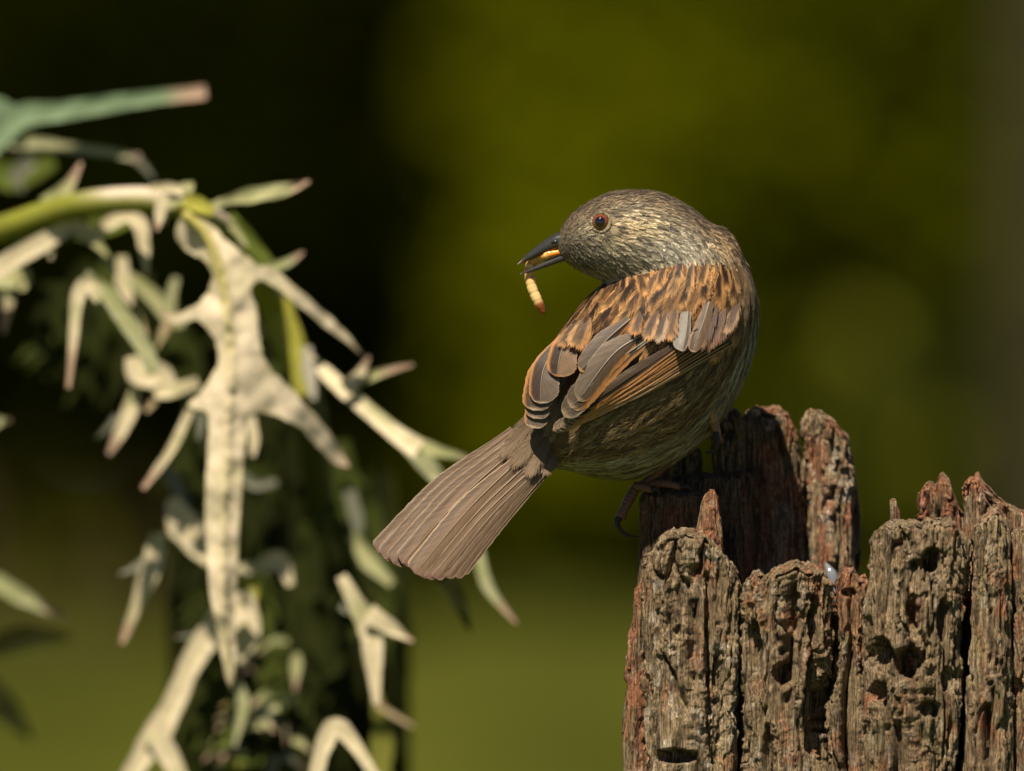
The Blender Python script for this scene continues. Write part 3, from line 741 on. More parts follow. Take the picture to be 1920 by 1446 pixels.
# --- body: two lofts melted into one skin
A0 = np.array([1000., 850.]); ax = np.array([0.677, -0.737]); nx_ = np.array([0.737, 0.677])
ST = [(-30, -12, 22, 26), (10, -30, 48, 44), (50, -52, 118, 78), (90, -74, 166, 104), (140, -96, 194, 124), (200, -112, 213, 140), (280, -120, 216, 150), (360, -116, 200, 148), (430, -104, 167, 136), (490, -88, 118, 112), (530, -62, 56, 76), (552, -26, 4, 26)]
bod = Bag()
st = curve(ST, 40); NN = 48
V = []
for s_, l_, r2, h_ in st:
    c0 = A0 + ax * s_ + nx_ * (l_ + r2) / 2; hw = max((r2 - l_) / 2, 2)
    for k in range(NN):
        a = 2 * math.pi * k / NN
        pxy = c0 + nx_ * hw * math.cos(a)
        V.append((pxy[0], pxy[1], 5 + max(h_, 2) * math.sin(a)))
bod.add(np.array(V), grid_faces(40, NN, True) + [tuple(range(NN - 1, -1, -1)), tuple(39 * NN + k for k in range(NN))])
HD = [(1046, 442, 478, 18, -14), (1066, 408, 494, 44, -14), (1095, 384, 512, 64, -14), (1140, 362, 530, 82, -12), (1190, 356, 556, 92, -8), (1240, 362, 582, 100, -4), (1290, 386, 610, 108, 0), (1335, 422, 630, 104, 4), (1370, 462, 640, 84, 8), (1388, 500, 630, 50, 8)]
st = curve(HD, 34); V = []
for x_, y0, y1, h_, dc in st:
    for k in range(NN):
        a = 2 * math.pi * k / NN
        V.append((x_ + 0.0, (y0 + y1) / 2 + (y1 - y0) / 2 * math.cos(a), dc + h_ * math.sin(a)))
bod.add(np.array(V), grid_faces(34, NN, True) + [tuple(range(NN - 1, -1, -1)), tuple(33 * NN + k for k in range(NN))])
me = bpy.data.meshes.new('tmp')
VV = np.vstack(bod.v)
me.from_pydata(np.stack([VV[:, 0], VV[:, 2], -VV[:, 1]], -1).tolist(), [], bod.f)
bm = bmesh.new(); bm.from_mesh(me); bmesh.ops.recalc_face_normals(bm, faces=bm.faces); bm.to_mesh(me); bm.free()
to = bpy.data.objects.new('tmp', me); COL.objects.link(to)
md = to.modifiers.new('r', 'REMESH'); md.mode = 'VOXEL'; md.voxel_size = 4.5
ms = to.modifiers.new('s', 'SMOOTH'); ms.factor = 0.5; ms.iterations = 8
dg = bpy.context.evaluated_depsgraph_get()
em = bpy.data.meshes.new_from_object(to.evaluated_get(dg))
bpy.data.objects.remove(to)
nv = len(em.vertices)
bv = np.empty(nv * 3); em.vertices.foreach_get('co', bv); bv = bv.reshape(-1, 3)
bn = np.empty(nv * 3); em.vertices.foreach_get('normal', bn); bn = bn.reshape(-1, 3)
bfaces = [tuple(p.vertices) for p in em.polygons]
tree = BVHTree.FromPolygons([tuple(q_) for q_ in bv], bfaces)
BP = np.stack([bv[:, 0], -bv[:, 2], bv[:, 1]], -1)        # px, py, depth
BN = np.stack([bn[:, 0], -bn[:, 2], bn[:, 1]], -1)
if np.mean(np.sum(BN * (BP - BP.mean(0)), 1)) < 0: BN = -BN
# front depth map
gx0, gy0, gs = 940, 330, 4
mw, mh = 130, 150
DM = np.full((mh, mw), np.nan)
for j in range(mh):
    for i in range(mw):
        h = tree.ray_cast(Vector((gx0 + i * gs, -1000, -(gy0 + j * gs))), Vector((0, 1, 0)))
        if h[0] is not None: DM[j, i] = h[0].y
mask = ~np.isnan(DM)
F = np.where(mask, DM, 0.0); Wt = mask.astype(float)
Fill = F.copy(); Wf = Wt.copy()
for it in range(60):
    a = np.pad(Fill * Wf, 1); w = np.pad(Wf, 1)
    sa = a[:-2, 1:-1] + a[2:, 1:-1] + a[1:-1, :-2] + a[1:-1, 2:]; sw = w[:-2, 1:-1] + w[2:, 1:-1] + w[1:-1, :-2] + w[1:-1, 2:]
    new = (Wf == 0) & (sw > 0)
    Fill[new] = (sa / np.maximum(sw, 1e-9))[new]; Wf[new] = 1
for it in range(10):
    a = np.pad(Fill, 1, mode='edge')
    Fill = (a[:-2, 1:-1] + a[2:, 1:-1] + a[1:-1, :-2] + a[1:-1, 2:] + 2 * a[1:-1, 1:-1]) / 6
def depth_at(x, y):
    u = np.clip((np.asarray(x, float) - gx0) / gs, 0, mw - 1.01); v = np.clip((np.asarray(y, float) - gy0) / gs, 0, mh - 1.01)
    i = u.astype(int); j = v.astype(int); fu = u - i; fv = v - j
    return Fill[j, i] * (1 - fu) * (1 - fv) + Fill[j, i + 1] * fu * (1 - fv) + Fill[j + 1, i] * (1 - fu) * fv + Fill[j + 1, i + 1] * fu * fv

# --- plumage regions and colours
def y_mantle(x): return np.interp(x, [1095, 1150, 1200, 1250, 1300, 1350, 1400], [552, 520, 500, 490, 484, 486, 500])
def y_wing(x): return np.interp(x, [1000, 1040, 1111, 1260, 1330, 1385, 1400, 1420], [830, 814, 778, 704, 668, 610, 560, 520])
def region(P):
    x, y, d = P
    if y < y_mantle(x) + (10 if d < 40 else 90): return 'head'
    if d > 60: return 'breast'
    if y > y_wing(x): 
        yb = np.interp(x, [1040, 1100, 1200, 1300, 1350, 1400, 1420], [868, 862, 852, 800, 740, 640, 560])
        if y > yb: return 'belly'
        return 'flank'
    if x < 1064 and y > 690: return 'rump'
    return 'mantle'
RUF = np.array((0.45, 0.215, 0.07)); RUF2 = np.array((0.55, 0.30, 0.115)); DKC = np.array((0.022, 0.012, 0.008))
def head_col(x, y, rnd):
    c = np.array((0.33, 0.28, 0.19))
    brown = np.array((0.13, 0.08, 0.045)); buff = np.array((0.50, 0.38, 0.20)); pale = np.array((0.50, 0.45, 0.345))
    crown = smooth(60, 12, y - np.interp(x, [1040, 1090, 1190, 1290, 1380], [440, 385, 352, 386, 470]))
    c = mix(c, brown, np.array(crown * (.5 + .35 * rnd)))
    ear = math.exp(-(((x - 1190) / 62) ** 2 + ((y - 436) / 34) ** 2))
    c = mix(c, buff if rnd > .42 else brown, np.array(min(1, ear * 1.0)))
    nape = smooth(1290, 1350, x) * smooth(400, 450, y)
    c = mix(c, (0.36, 0.25, 0.13) if rnd > .45 else (0.12, 0.08, 0.05), np.array(nape * .8))
    lore = math.exp(-(((x - 1078) / 34) ** 2 + ((y - 462) / 24) ** 2))
    c = mix(c, (0.13, 0.105, 0.07) if rnd > .35 else (0.40, .36, .26), np.array(min(1, lore)))
    thr = smooth(500, 525, y) * smooth(1300, 1200, x)
    c = mix(c, pale, np.array(thr * .8))
    sup = math.exp(-(((x - 1250) / 80) ** 2 + ((y - 470 + (x - 1250) * -.1) / 26) ** 2))
    c = mix(c, pale * .85, np.array(sup * .7))
    return c * (.28 + .95 * rnd)

CTRL = np.array([(1050, 440, .6, -.8), (1100, 390, .85, -.5), (1190, 360, 1, 0), (1270, 385, .85, .5), (1340, 440, .6, .8), (1385, 490, .3, .95), (1130, 420, 1, .05), (1200, 440, 1, .15), (1080, 470, .9, .3), (1100, 505, .75, .65), (1200, 490, .9, .42), (1280, 450, .8, .6), (1130, 530, .5, .85),
    (1150, 560, -.55, .83), (1250, 540, -.45, .9), (1330, 520, -.2, .98), (1390, 540, -.25, .97), (1300, 600, -.6, .8), (1200, 600, -.64, .77), (1100, 610, -.6, .8), (1400, 620, -.4, .9), (1390, 700, -.5, .87), (1330, 760, -.75, .66), (1250, 760, -.82, .57), (1150, 850, -.9, .43), (1250, 850, -.93, .36), (1050, 830, -.7, .7), (1010, 780, -.6, .8)])
def flow(x, y):
    w = 1.0 / (((CTRL[:, 0] - x) ** 2 + (CTRL[:, 1] - y) ** 2) + 200) ** 1.6
    f = (CTRL[:, 2:] * w[:, None]).sum(0)
    return f / (np.linalg.norm(f) + 1e-9)

def barbs(bag, p, n, t, L, Wd, nb, colf, lift0, lift1, rng, bw=1.5, spread=1.0, Rc=170.0, frizz=0.6, jit=.12):
    """one soft contour feather: barbs leaving a shaft along t on the surface with normal n"""
    b = np.cross(n, t)
    u0 = rng.rand(nb) ** .85 * .9
    sd = rng.choice([-1.0, 1.0], nb)
    prof_ = np.sin(np.clip(u0 * .8 + .18, 0, 1) * math.pi) ** .7
    ln = L * (.32 + .2 * rng.rand(nb)) * (1 - .25 * u0)
    v1 = sd * prof_ * (rng.rand(nb) ** .6) * spread
    root = u0 * L; end = np.minimum(root + ln, L * (1.03 - .22 * np.abs(v1) ** 1.5) + rng.normal(size=nb) * L * .03)
    ks = np.array([0, .5, 1.0])
    V = np.zeros((nb, 5, 3)); C = np.zeros((nb, 5, 3))
    fz = rng.normal(size=(nb, 2)) * frizz
    uu = []; vvv = []
    for i, k in enumerate(ks):
        a = root + (end - root) * k
        vv_ = v1 * (k ** .75) * Wd / 2 + fz[:, 0] * k * k * 1.5
        h = lift0 + (lift1 - lift0) * a / L + (1 - (vv_ / (Wd / 2 + 1e-6)) ** 2) * Wd * .05 + fz[:, 1] * k * .8
        aa = a - L * .5
        h = h - (aa ** 2 + vv_ ** 2) / (2 * Rc)
        c = p[None, :] + t[None, :] * aa[:, None] + b[None, :] * vv_[:, None] + n[None, :] * h[:, None]
        uu.append(a / L); vvv.append(vv_ / (Wd / 2))
        if i < 2:
            dirs = (t[None, :] * (end - root)[:, None] + b[None, :] * (v1 * Wd / 2)[:, None]); dirs /= np.linalg.norm(dirs, axis=1)[:, None] + 1e-9
            sdv = np.cross(n[None, :], dirs) * (bw * (1, .85)[i] / 2)
            V[:, i * 2] = c - sdv; V[:, i * 2 + 1] = c + sdv
        else:
            V[:, 4] = c
    for j, i in enumerate((0, 0, 1, 1, 2)):
        C[:, j] = colf(uu[i], vvv[i], rng)
    C *= np.clip(1 + jit * rng.normal(size=(nb, 1, 1)), .35, 1.9)
    F = []
    for k in range(nb):
        o_ = k * 5
        F += [(o_, o_ + 1, o_ + 3, o_ + 2), (o_ + 2, o_ + 3, o_ + 4)]
    bag.add(V.reshape(-1, 3), F, C.reshape(-1, 3))

# dart throwing over the skin
rb = np.random.RandomState(3)
order = rb.permutation(nv)
SPC = {'head': 6.5, 'mantle': 22, 'flank': 15, 'belly': 15, 'rump': 14, 'breast': 24}
cell = {}
picks = []
for i in order:
    P = BP[i]
    rg = region(P)
    sp = SPC[rg] * (1.0 if BN[i, 2] < 0.25 else 1.8)
    key = tuple((P // 24).astype(int)); ok = True
    for dx in (-1, 0, 1):
        for dy in (-1, 0, 1):
            for dz in (-1, 0, 1):
                for (Q, s2) in cell.get((key[0] + dx, key[1] + dy, key[2] + dz), ()):
                    if np.sum((Q - P) ** 2) < (.5 * (sp + s2)) ** 2: ok = False; break
                if not ok: break
            if not ok: break
        if not ok: break
    if ok:
        cell.setdefault(key, []).append((P, sp)); picks.append((i, rg))
# skin colours
bc = np.zeros((nv, 3))
for i in range(nv):
    rg = region(BP[i]); x, y, d = BP[i]
    if rg == 'head': bc[i] = head_col(x, y, .5) * .7
    elif rg == 'mantle': bc[i] = (0.14, 0.07, 0.03)
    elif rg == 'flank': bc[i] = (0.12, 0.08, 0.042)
    elif rg == 'belly': bc[i] = (0.24, 0.2, 0.14)
    elif rg == 'rump': bc[i] = (0.15, 0.105, 0.065)
    else: bc[i] = (0.28, 0.25, 0.2)
body = mesh_obj('body', BP, bfaces, M_body, bird, bc)

plum = Bag()
nm = 0
mantle_list = []
for i, rg in picks:
    P = BP[i]; Nn = BN[i] / np.linalg.norm(BN[i]); x, y, d = P
    fl = flow(x, y)
    t3 = np.array([fl[0], fl[1], 0.0])
    if rg in ('flank', 'belly', 'breast', 'rump') : t3 = t3 + rb.normal(size=3) * .10
    else: t3 = t3 + rb.normal(size=3) * .07
    t3 -= Nn * (t3 @ Nn); t3 /= np.linalg.norm(t3) + 1e-9
    back = BN[i, 2] > .35
    if rg == 'head':
        # keep the eye and the bill clear
        near = 1 - smooth(1050, 1150, x)
        rnd = float(np.clip(.5 + .6 * vnoise(np.array([(x * fl[0] + y * fl[1]) / 30, (x * fl[1] - y * fl[0]) / 6.5, d / 30]), 4) + .26 * rb.normal(), 0, 1))
        base = head_col(x, y, rnd)
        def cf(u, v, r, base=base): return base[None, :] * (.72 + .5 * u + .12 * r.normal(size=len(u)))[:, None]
        L_ = (28 - 17 * near) * rb.uniform(.75, 1.25)
        t3 = t3 + rb.normal(size=3) * (.08 + .16 * near); t3 -= Nn * (t3 @ Nn); t3 /= np.linalg.norm(t3)
        if d < 0:
            e_ = np.array([1127., 417.]) - P[:2]; k_e = float(np.clip(e_ @ t3[:2], -L_ * .5, L_ * .55))
            if np.linalg.norm(e_ - t3[:2] * k_e) < 17.0: continue
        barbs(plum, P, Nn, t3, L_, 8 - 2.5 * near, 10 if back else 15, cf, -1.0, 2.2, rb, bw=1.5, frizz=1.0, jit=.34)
    elif rg == 'mantle':
        mantle_list.append((i, t3))
    elif rg == 'rump':
        def cf(u, v, r): return mix((0.17, .115, .07), (0.29, .215, .14), np.clip(u + .2 * r.normal(size=len(u)), 0, 1))
        barbs(plum, P, Nn, t3, 42, 22, 40, cf, 0, 3, rb)
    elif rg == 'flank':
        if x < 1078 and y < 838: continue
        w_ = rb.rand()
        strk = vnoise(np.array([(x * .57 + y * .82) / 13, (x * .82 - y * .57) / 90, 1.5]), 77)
        bf = mix((0.17, 0.105, 0.042), (0.36, 0.265, 0.145), np.array(w_ ** 1.5))  # flank tone darkened: shade below the wing put into the colour
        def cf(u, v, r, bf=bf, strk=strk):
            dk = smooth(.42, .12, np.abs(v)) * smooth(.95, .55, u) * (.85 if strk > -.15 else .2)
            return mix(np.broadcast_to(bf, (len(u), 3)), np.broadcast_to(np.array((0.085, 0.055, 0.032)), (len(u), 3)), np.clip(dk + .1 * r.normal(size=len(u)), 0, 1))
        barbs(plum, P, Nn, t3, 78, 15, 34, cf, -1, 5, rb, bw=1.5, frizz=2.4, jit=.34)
    elif rg == 'belly':
        w_ = rb.rand()
        bf = mix((0.22, 0.185, 0.115), (0.46, 0.41, 0.30), np.array(w_))
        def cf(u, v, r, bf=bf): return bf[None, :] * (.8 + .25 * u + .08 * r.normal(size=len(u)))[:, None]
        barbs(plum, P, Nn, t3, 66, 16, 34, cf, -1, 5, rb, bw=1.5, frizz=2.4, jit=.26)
    else:
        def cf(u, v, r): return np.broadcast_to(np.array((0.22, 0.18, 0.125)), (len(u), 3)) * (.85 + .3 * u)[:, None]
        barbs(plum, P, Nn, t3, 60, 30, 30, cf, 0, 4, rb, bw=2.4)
for j in range(64):
    a_ = j * 2.39996; rr_ = 21.5 + (j % 3) * 2.6
    x, y = 1127 + rr_ * math.cos(a_), 417 + rr_ * math.sin(a_)
    P = np.array([x, y, float(depth_at(x, y))]); fl = flow(x, y)
    t3 = np.array([fl[0] * .7 + math.cos(a_ + .5) * .6, fl[1] * .7 + math.sin(a_ + .5) * .6, .05]); t3 /= np.linalg.norm(t3)
    n_ = np.array([0, 0, -1.0]); n_ -= t3 * (n_ @ t3); n_ /= np.linalg.norm(n_)
    P = P + t3 * 3.0
    b_ = head_col(x, y, rb.rand()) * rb.uniform(.6, 1.2)
    def cf(u, v, r, b_=b_): return b_[None, :] * (.75 + .5 * u)[:, None]
    barbs(plum, P, n_, t3, 10, 5.5, 9, cf, 0, 2.0, rb, bw=1.4, frizz=.5, jit=.3)
mi = [i for i in order if BN[i, 2] < .45 and region(BP[i]) == 'mantle' and BP[i][1] < 660][:1100]
for i in mi:
    P = BP[i]; Nn = BN[i] / np.linalg.norm(BN[i]); x, y, d = P
    fl = flow(x, y); t3 = np.array([fl[0], fl[1], 0.0]) + rb.normal(size=3) * .12
    t3 -= Nn * (t3 @ Nn); t3 /= np.linalg.norm(t3) + 1e-9
    dk_ = vnoise(np.array([(x * fl[1] - y * fl[0]) / 11, (x * fl[0] + y * fl[1]) / 34, 3.3]), 31) > .05
    b_ = (DKC * 2 if dk_ else mix(RUF, RUF2, np.array(rb.rand()))) * rb.uniform(.75, 1.1)
    b_ = mix(b_, (0.30, 0.24, 0.15), np.array(float(smooth(1365, 1405, x)) * .7))
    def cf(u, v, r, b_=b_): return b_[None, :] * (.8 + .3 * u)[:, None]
    barbs(plum, P, Nn, t3, 30, 12, 14, cf, -.6, .5, rb, bw=1.3, frizz=.9)
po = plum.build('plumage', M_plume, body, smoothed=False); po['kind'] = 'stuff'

# back and shoulder feathers one by one: rufous with dark centres
mantle_list.sort(key=lambda q_: -(BP[q_[0]][1]))
for i, t3 in mantle_list:
    P = BP[i]; Nn = BN[i] / np.linalg.norm(BN[i]); x, y, d = P
    if y > np.interp(x, [1040, 1100, 1200, 1300, 1400], [640, 640, 640, 655, 640]): continue
    grey = smooth(1365, 1405, x)
    ruf = mix(RUF, RUF2, np.array(rb.rand()))
    ruf = mix(ruf, (0.34, 0.27, 0.17), np.array(grey * .8 + .12 * rb.rand()))
    size = np.interp(y, [490, 550, 640], [.74, 1.05, 1.25])
    dks = np.clip(.95 + .12 * rb.normal() - grey * .5, 0.3, 1) * (0.7 if 1290 < x < 1370 and y > 560 else 1.0)
    cw_ = rb.uniform(.38, .54)
    off = rb.uniform(-.15, .15)
    tip_ = rb.uniform(.78, .94)
    def cf(u, v, r, ruf=ruf, dks=dks, cw_=cw_, off=off, tip_=tip_):
        dk = smooth(cw_ + .14, cw_ - .10, np.abs(v - off)) * smooth(tip_ + .08, tip_ - .14, u) * dks
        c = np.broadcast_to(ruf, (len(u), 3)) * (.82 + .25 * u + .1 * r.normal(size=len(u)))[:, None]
        return mix(c, np.broadcast_to(DKC, c.shape), np.clip(dk, 0, 1))
    lift = np.interp(y, [490, 600, 660], [0.5, 4.0, 8.0])
    bg = Bag()
    barbs(bg, P + t3 * 6, Nn, t3, 76 * size, 31 * size, 150, cf, lift * .5, lift + 1.6, rb, bw=1.4, frizz=1.0)
    bg.build('back_feather', M_plume, body, smoothed=False)

# --- stiff feathers
VLOG = []
def vane(name, parent, pts, wl, wr, d0, d1, colf, camber=.10, tilt=0.0, tip=.16, base=.45, seed=0, nu=44, sag=0.0, shaft=(0.30, .25, .19), shw=1.3, ts=1.0, fray=.05, clear=None):
    """pts: shaft in pixels; wl/wr: vane widths on the two sides; d0/d1: depth at base and tip"""
    C = curve(pts, nu); u = np.linspace(0, 1, nu)
    T = np.gradient(C, axis=0); T /= np.linalg.norm(T, axis=1)[:, None]
    N = np.stack([T[:, 1], -T[:, 0]], -1)
    vs = np.concatenate([np.linspace(-1, -.08, 11), [0], np.linspace(.08, 1, 11)]); nvv = len(vs)
    Wp = base + (1 - base) * smooth(0, .55, u)
    V = np.zeros((nu, nvv, 3)); 
    e = np.clip((u - (1 - tip)) / tip, 0, 1)
    rt = np.sqrt(np.clip(1 - e ** 2.2, 0, 1))
    jl = 1 + fray * vnoise(np.stack([u * 38, np.full(nu, seed + .3), np.zeros(nu)], -1), seed)
    jr = 1 + fray * vnoise(np.stack([u * 38, np.full(nu, seed + 5.3), np.zeros(nu)], -1), seed + 2)
    dd = d0 + (d1 - d0) * u - sag * np.sin(u * math.pi)
    for k, v_ in enumerate(vs):
        w = (wl if v_ < 0 else wr) * Wp * rt * (jl if v_ < 0 else jr)
        # barbs sweep forward, so the vane trails towards the tip
        off = v_ * w
        V[:, k, :2] = C + N * off[:, None] + T * (np.abs(off) * .25 * (1 - e) * ts)[:, None]
        V[:, k, 2] = dd + camber * (off ** 2) / (max(wl, wr)) + tilt * off
    if clear is not None:
        cl_ = clear if isinstance(clear, tuple) else (clear, clear)
        V[..., 2] = np.minimum(V[..., 2], depth_at(V[..., 0], V[..., 1]) - (cl_[0] + (cl_[1] - cl_[0]) * u ** 1.8)[:, None])
    V[..., 2] += .45 * vnoise(np.stack([np.broadcast_to(u[:, None] * 9, (nu, nvv)), np.broadcast_to(vs * 4, (nu, nvv)), np.full((nu, nvv), seed * 1.7)], -1), seed + 6)
    U_, V_ = np.meshgrid(u, vs, indexing='ij')
    rng = np.random.RandomState(seed)
    c = colf(U_, V_) * (1 + .10 * fbm(np.stack([U_ * 30 - np.abs(V_) * 4, V_ * 3, U_ * 0 + seed], -1), seed, 3))[..., None]
    Ln = np.sum(np.linalg.norm(np.diff(C, axis=0), axis=1))
    uv = np.stack([U_ * Ln, V_ * max(wl, wr)], -1).reshape(-1, 2)
    VLOG.append((V.reshape(-1, 3), grid_faces(nu, nvv)))
    bg = Bag(); bg.add(V.reshape(-1, 3), grid_faces(nu, nvv), c.reshape(-1, 3), uv)
    sp_ = np.column_stack([C[: int(nu * .96)], dd[: int(nu * .96)] - .5]); m_ = len(sp_)
    tv, tf = tube(sp_, np.linspace(shw, .35, m_), 6)
    bg.add(tv, tf, np.broadcast_to(np.asarray(shaft), (len(tv), 3)), np.zeros((len(tv), 2)) + [[7.0, 0.0]])
    return bg.build(name, M_vane, parent)

CB = np.array
def two(inner, outer, edge, edgew=.2, ew_side=1, fringe=None, tipfr=.06, dark=None, dk_w=.5):
    """colour pattern: inner vane, outer vane, coloured band on the outer edge, pale fringe round the tip"""
    def f(u, v):
        c = np.where((v * ew_side < 0)[..., None], CB(inner), CB(outer)) * np.ones(u.shape + (1,))
        if dark is not None:
            c = mix(c, np.broadcast_to(CB(dark), c.shape), smooth(dk_w + .18, dk_w - .18, np.abs(v)) * (v * ew_side > 0))
        c = mix(c, np.broadcast_to(CB(edge), c.shape), smooth(1 - edgew - .12, 1 - edgew + .10, v * ew_side) * smooth(.96, .8, u * .6 + .3))
        if fringe is not None:
            c = mix(c, np.broadcast_to(CB(fringe), c.shape), np.maximum(smooth(1 - tipfr, 1 - tipfr * .2, u) * .75, smooth(.90, .99, np.abs(v)) * .35))
        return c
    return f
GRYB = (0.105, 0.074, 0.053); BRN = (0.065, 0.042, 0.027); FRG = (0.38, 0.28, 0.175); RUE = (0.36, 0.155, 0.045); LGY = (0.27, 0.24, 0.21)

def da(p, lift): return float(depth_at(p[0], p[1])) - lift

# right wing (towards the camera)
rw = empty('wing', (1330, 600, -120)); rw.parent = bird; rw.matrix_parent_inverse = mat_inv(bird)
def rwv(*a, **k):
    return vane('feather', rw, *a, **k)
# long flight feathers, lowest first
nF = 9
for k in range(nF):
    f_ = k / (nF - 1)
    b0 = (1372 - 60 * f_, 642 - 22 * f_); tp = (1036 + 56 * f_, 808 - 40 * f_ ** 1.3)
    m1 = (b0[0] * .62 + tp[0] * .38 - 2, b0[1] * .62 + tp[1] * .38 + 7 - 6 * f_)
    m2 = (b0[0] * .3 + tp[0] * .7 - 2, b0[1] * .3 + tp[1] * .7 + 5 - 4 * f_)
    # wl is the upper side here, wr the lower, outer side
    rwv([b0, m1, m2, tp], 15, 11 + 1.5 * (k % 2), da(b0, 4 + 2.0 * k), -118 - 2.6 * k,
        two(BRN, (0.12, .08, .05), mix(RUE, (0.46, .33, .20), np.array(max(0, .55 - f_))), .30, 1, FRG, .035, dark=(0.022, .014, .010), dk_w=.66), camber=.25, tilt=.10, tip=.10, seed=100 + k, sag=16, clear=13 + 1.2 * k, shaft=(.05, .033, .022), shw=1.1)
# inner feathers stepping down at the wing tip
rwv([(1215, 640), (1130, 705), (1058, 782)], 24, 20, da((1215, 640), 8), -138, two(GRYB, GRYB, (0.2, .15, .11), .2, 1, FRG, .07), seed=121, clear=(8, 30), tip=.2, sag=12)
rwv([(1215, 636), (1140, 690), (1070, 766)], 26, 24, da((1215, 636), 8), -144, two(GRYB, BRN, RUE, .3, 1, FRG, .07), seed=122, clear=(8, 32), tip=.2, sag=13)
rwv([(1214, 622), (1150, 664), (1084, 752)], 27, 29, da((1214, 622), 6), -150, two((.15, .112, .08), (.08, .052, .032), RUE, .36, 1, FRG, .04), seed=123, clear=(6, 36), tip=.26, base=.35, sag=15, camber=.16, shaft=(.42, .37, .31))
rwv([(1182, 598), (1135, 640), (1088, 697)], 21, 20, da((1182, 598), 4), -158, two((.10, .073, .053), (.05, .032, .022), RUE, .34, 1, RUF2, .05), seed=124, clear=(4, 38), tip=.3, base=.4, sag=8, camber=.2)
# coverts: soft ones first, then the two stiff grey-brown ones
def soft(parent, b0, tp, Wd, dcen, ruf, dkc, lift, off=0.0, cw_=.45, nb=170, seed=0):
    bg = Bag(); t_ = np.array([tp[0] - b0[0], tp[1] - b0[1], dcen[1] - dcen[0]], float); L_ = np.linalg.norm(t_); t_ /= L_
    n_ = np.array([-.15, -.25, -1.0]); n_ -= t_ * (n_ @ t_); n_ /= np.linalg.norm(n_)
    c_ = np.array([(b0[0] + tp[0]) / 2, (b0[1] + tp[1]) / 2, (dcen[0] + dcen[1]) / 2])
    def cf(u, v, r):
        dk = smooth(cw_ + .16, cw_ - .14, np.abs(v - off)) * smooth(.96, .74, u)
        c = np.broadcast_to(np.asarray(ruf, float) * .8, (len(u), 3)) * (.8 + .3 * u + .1 * r.normal(size=len(u)))[:, None]
        return mix(c, np.broadcast_to(np.asarray(dkc, float), c.shape), dk)
    barbs(bg, c_, n_, t_, L_ * 1.12, Wd, nb, cf, 0, 1.5, np.random.RandomState(seed), bw=1.6, Rc=300, frizz=.6)
    return bg.build('feather', M_plume, parent, smoothed=False)
BRW = (.20, .10, .048)
for k, (b0, tp, Wd, ruf, off) in enumerate([((1200, 585), (1188, 628), 32, RUF, .1), ((1234, 584), (1214, 637), 34, RUF2, -.2), ((1252, 582), (1236, 640), 34, (.44, .30, .20), -.3), ((1266, 580), (1256, 636), 30, RUF, 0),
        ((1378, 570), (1344, 640), 36, BRW, .1), ((1362, 572), (1330, 650), 36, BRW, 0), ((1346, 570), (1312, 652), 36, BRW, .15), ((1388, 560), (1362, 622), 34, (.33, .2, .11), 0)]):
    soft(rw, b0, tp, Wd, (da(b0, 6), da(tp, 27 + k)), ruf, (.07, .042, .028), 0, off, .42, seed=400 + k)
for k, (bx_, by_, tx, ty, wl, wr, kind) in enumerate([(1330, 566, 1297, 660, 16, 14, 2), (1290, 584, 1279, 659, 9, 22, 5)]):
    pat = {2: two((.12, .075, .046), (.085, .058, .04), (.24, .14, .08), .25, -1, (.36, .25, .16), .05), 5: two((.17, .148, .122), (.08, .06, .045), (.21, .18, .15), .25, 1, (.30, .24, .18), .06)}[kind]
    rwv([(bx_, by_), ((bx_ + tx) / 2 + 2, (by_ + ty) / 2), (tx, ty)], wr, wl, da((bx_, by_), 9), da((tx, ty), 40 + k), pat, seed=140 + k, clear=(8, 42 + k), tip=.3, base=.6, camber=.3, ts=.5, fray=.08)

# left wing (far side of the back)
lw = empty('wing', (1120, 600, -60)); lw.parent = bird; lw.matrix_parent_inverse = mat_inv(bird)
def lwv(pts, wr, wl, *a, **k): return vane('feather', lw, pts, wl, wr, *a, **k)
lwv([(1060, 650), (1018, 730), (998, 803)], 24, 20, -86, -112, two(GRYB, GRYB, RUE, .2, -1, FRG, .05), seed=160, tip=.16, tilt=-.5, sag=6)
lwv([(1056, 645), (1018, 715), (1000, 785)], 27, 20, -90, -117, two(GRYB, GRYB, RUE, .22, -1, FRG, .05), seed=161, tip=.16, tilt=-.5, sag=6)
lwv([(1052, 640), (1014, 700), (1000, 770)], 30, 24, -94, -122, two((.09, .066, .048), BRN, RUE, .2, -1, FRG, .06), seed=162, tip=.18, tilt=-.5, sag=7)
lwv([(1058, 630), (1020, 690), (1012, 757)], 34, 22, -100, -132, two((.10, .073, .052), (.045, .031, .022), RUE, .16, -1, FRG, .05), seed=163, tip=.26, tilt=-.35, sag=8, shaft=(.36, .27, .18))
lwv([(1082, 612), (1054, 655), (1043, 706)], 34, 22, -112, -140, two((.16, .098, .055), (.04, .028, .02), RUE, .24, -1, RUE, .05), seed=164, tip=.28, tilt=-.3, sag=7, shaft=(.36, .27, .18), base=.5)
soft(lw, (1106, 598), (1086, 654), 34, (-128, -146), RUF, (.08, .05, .03), 0, -.3, .35, seed=420)
soft(lw, (1092, 600), (1070, 648), 32, (-124, -142), RUF2, (.09, .055, .03), 0, .2, .35, seed=421)
soft(lw, (1078, 606), (1052, 650), 32, (-116, -136), RUF, (.06, .04, .026), 0, 0, .45, seed=422)

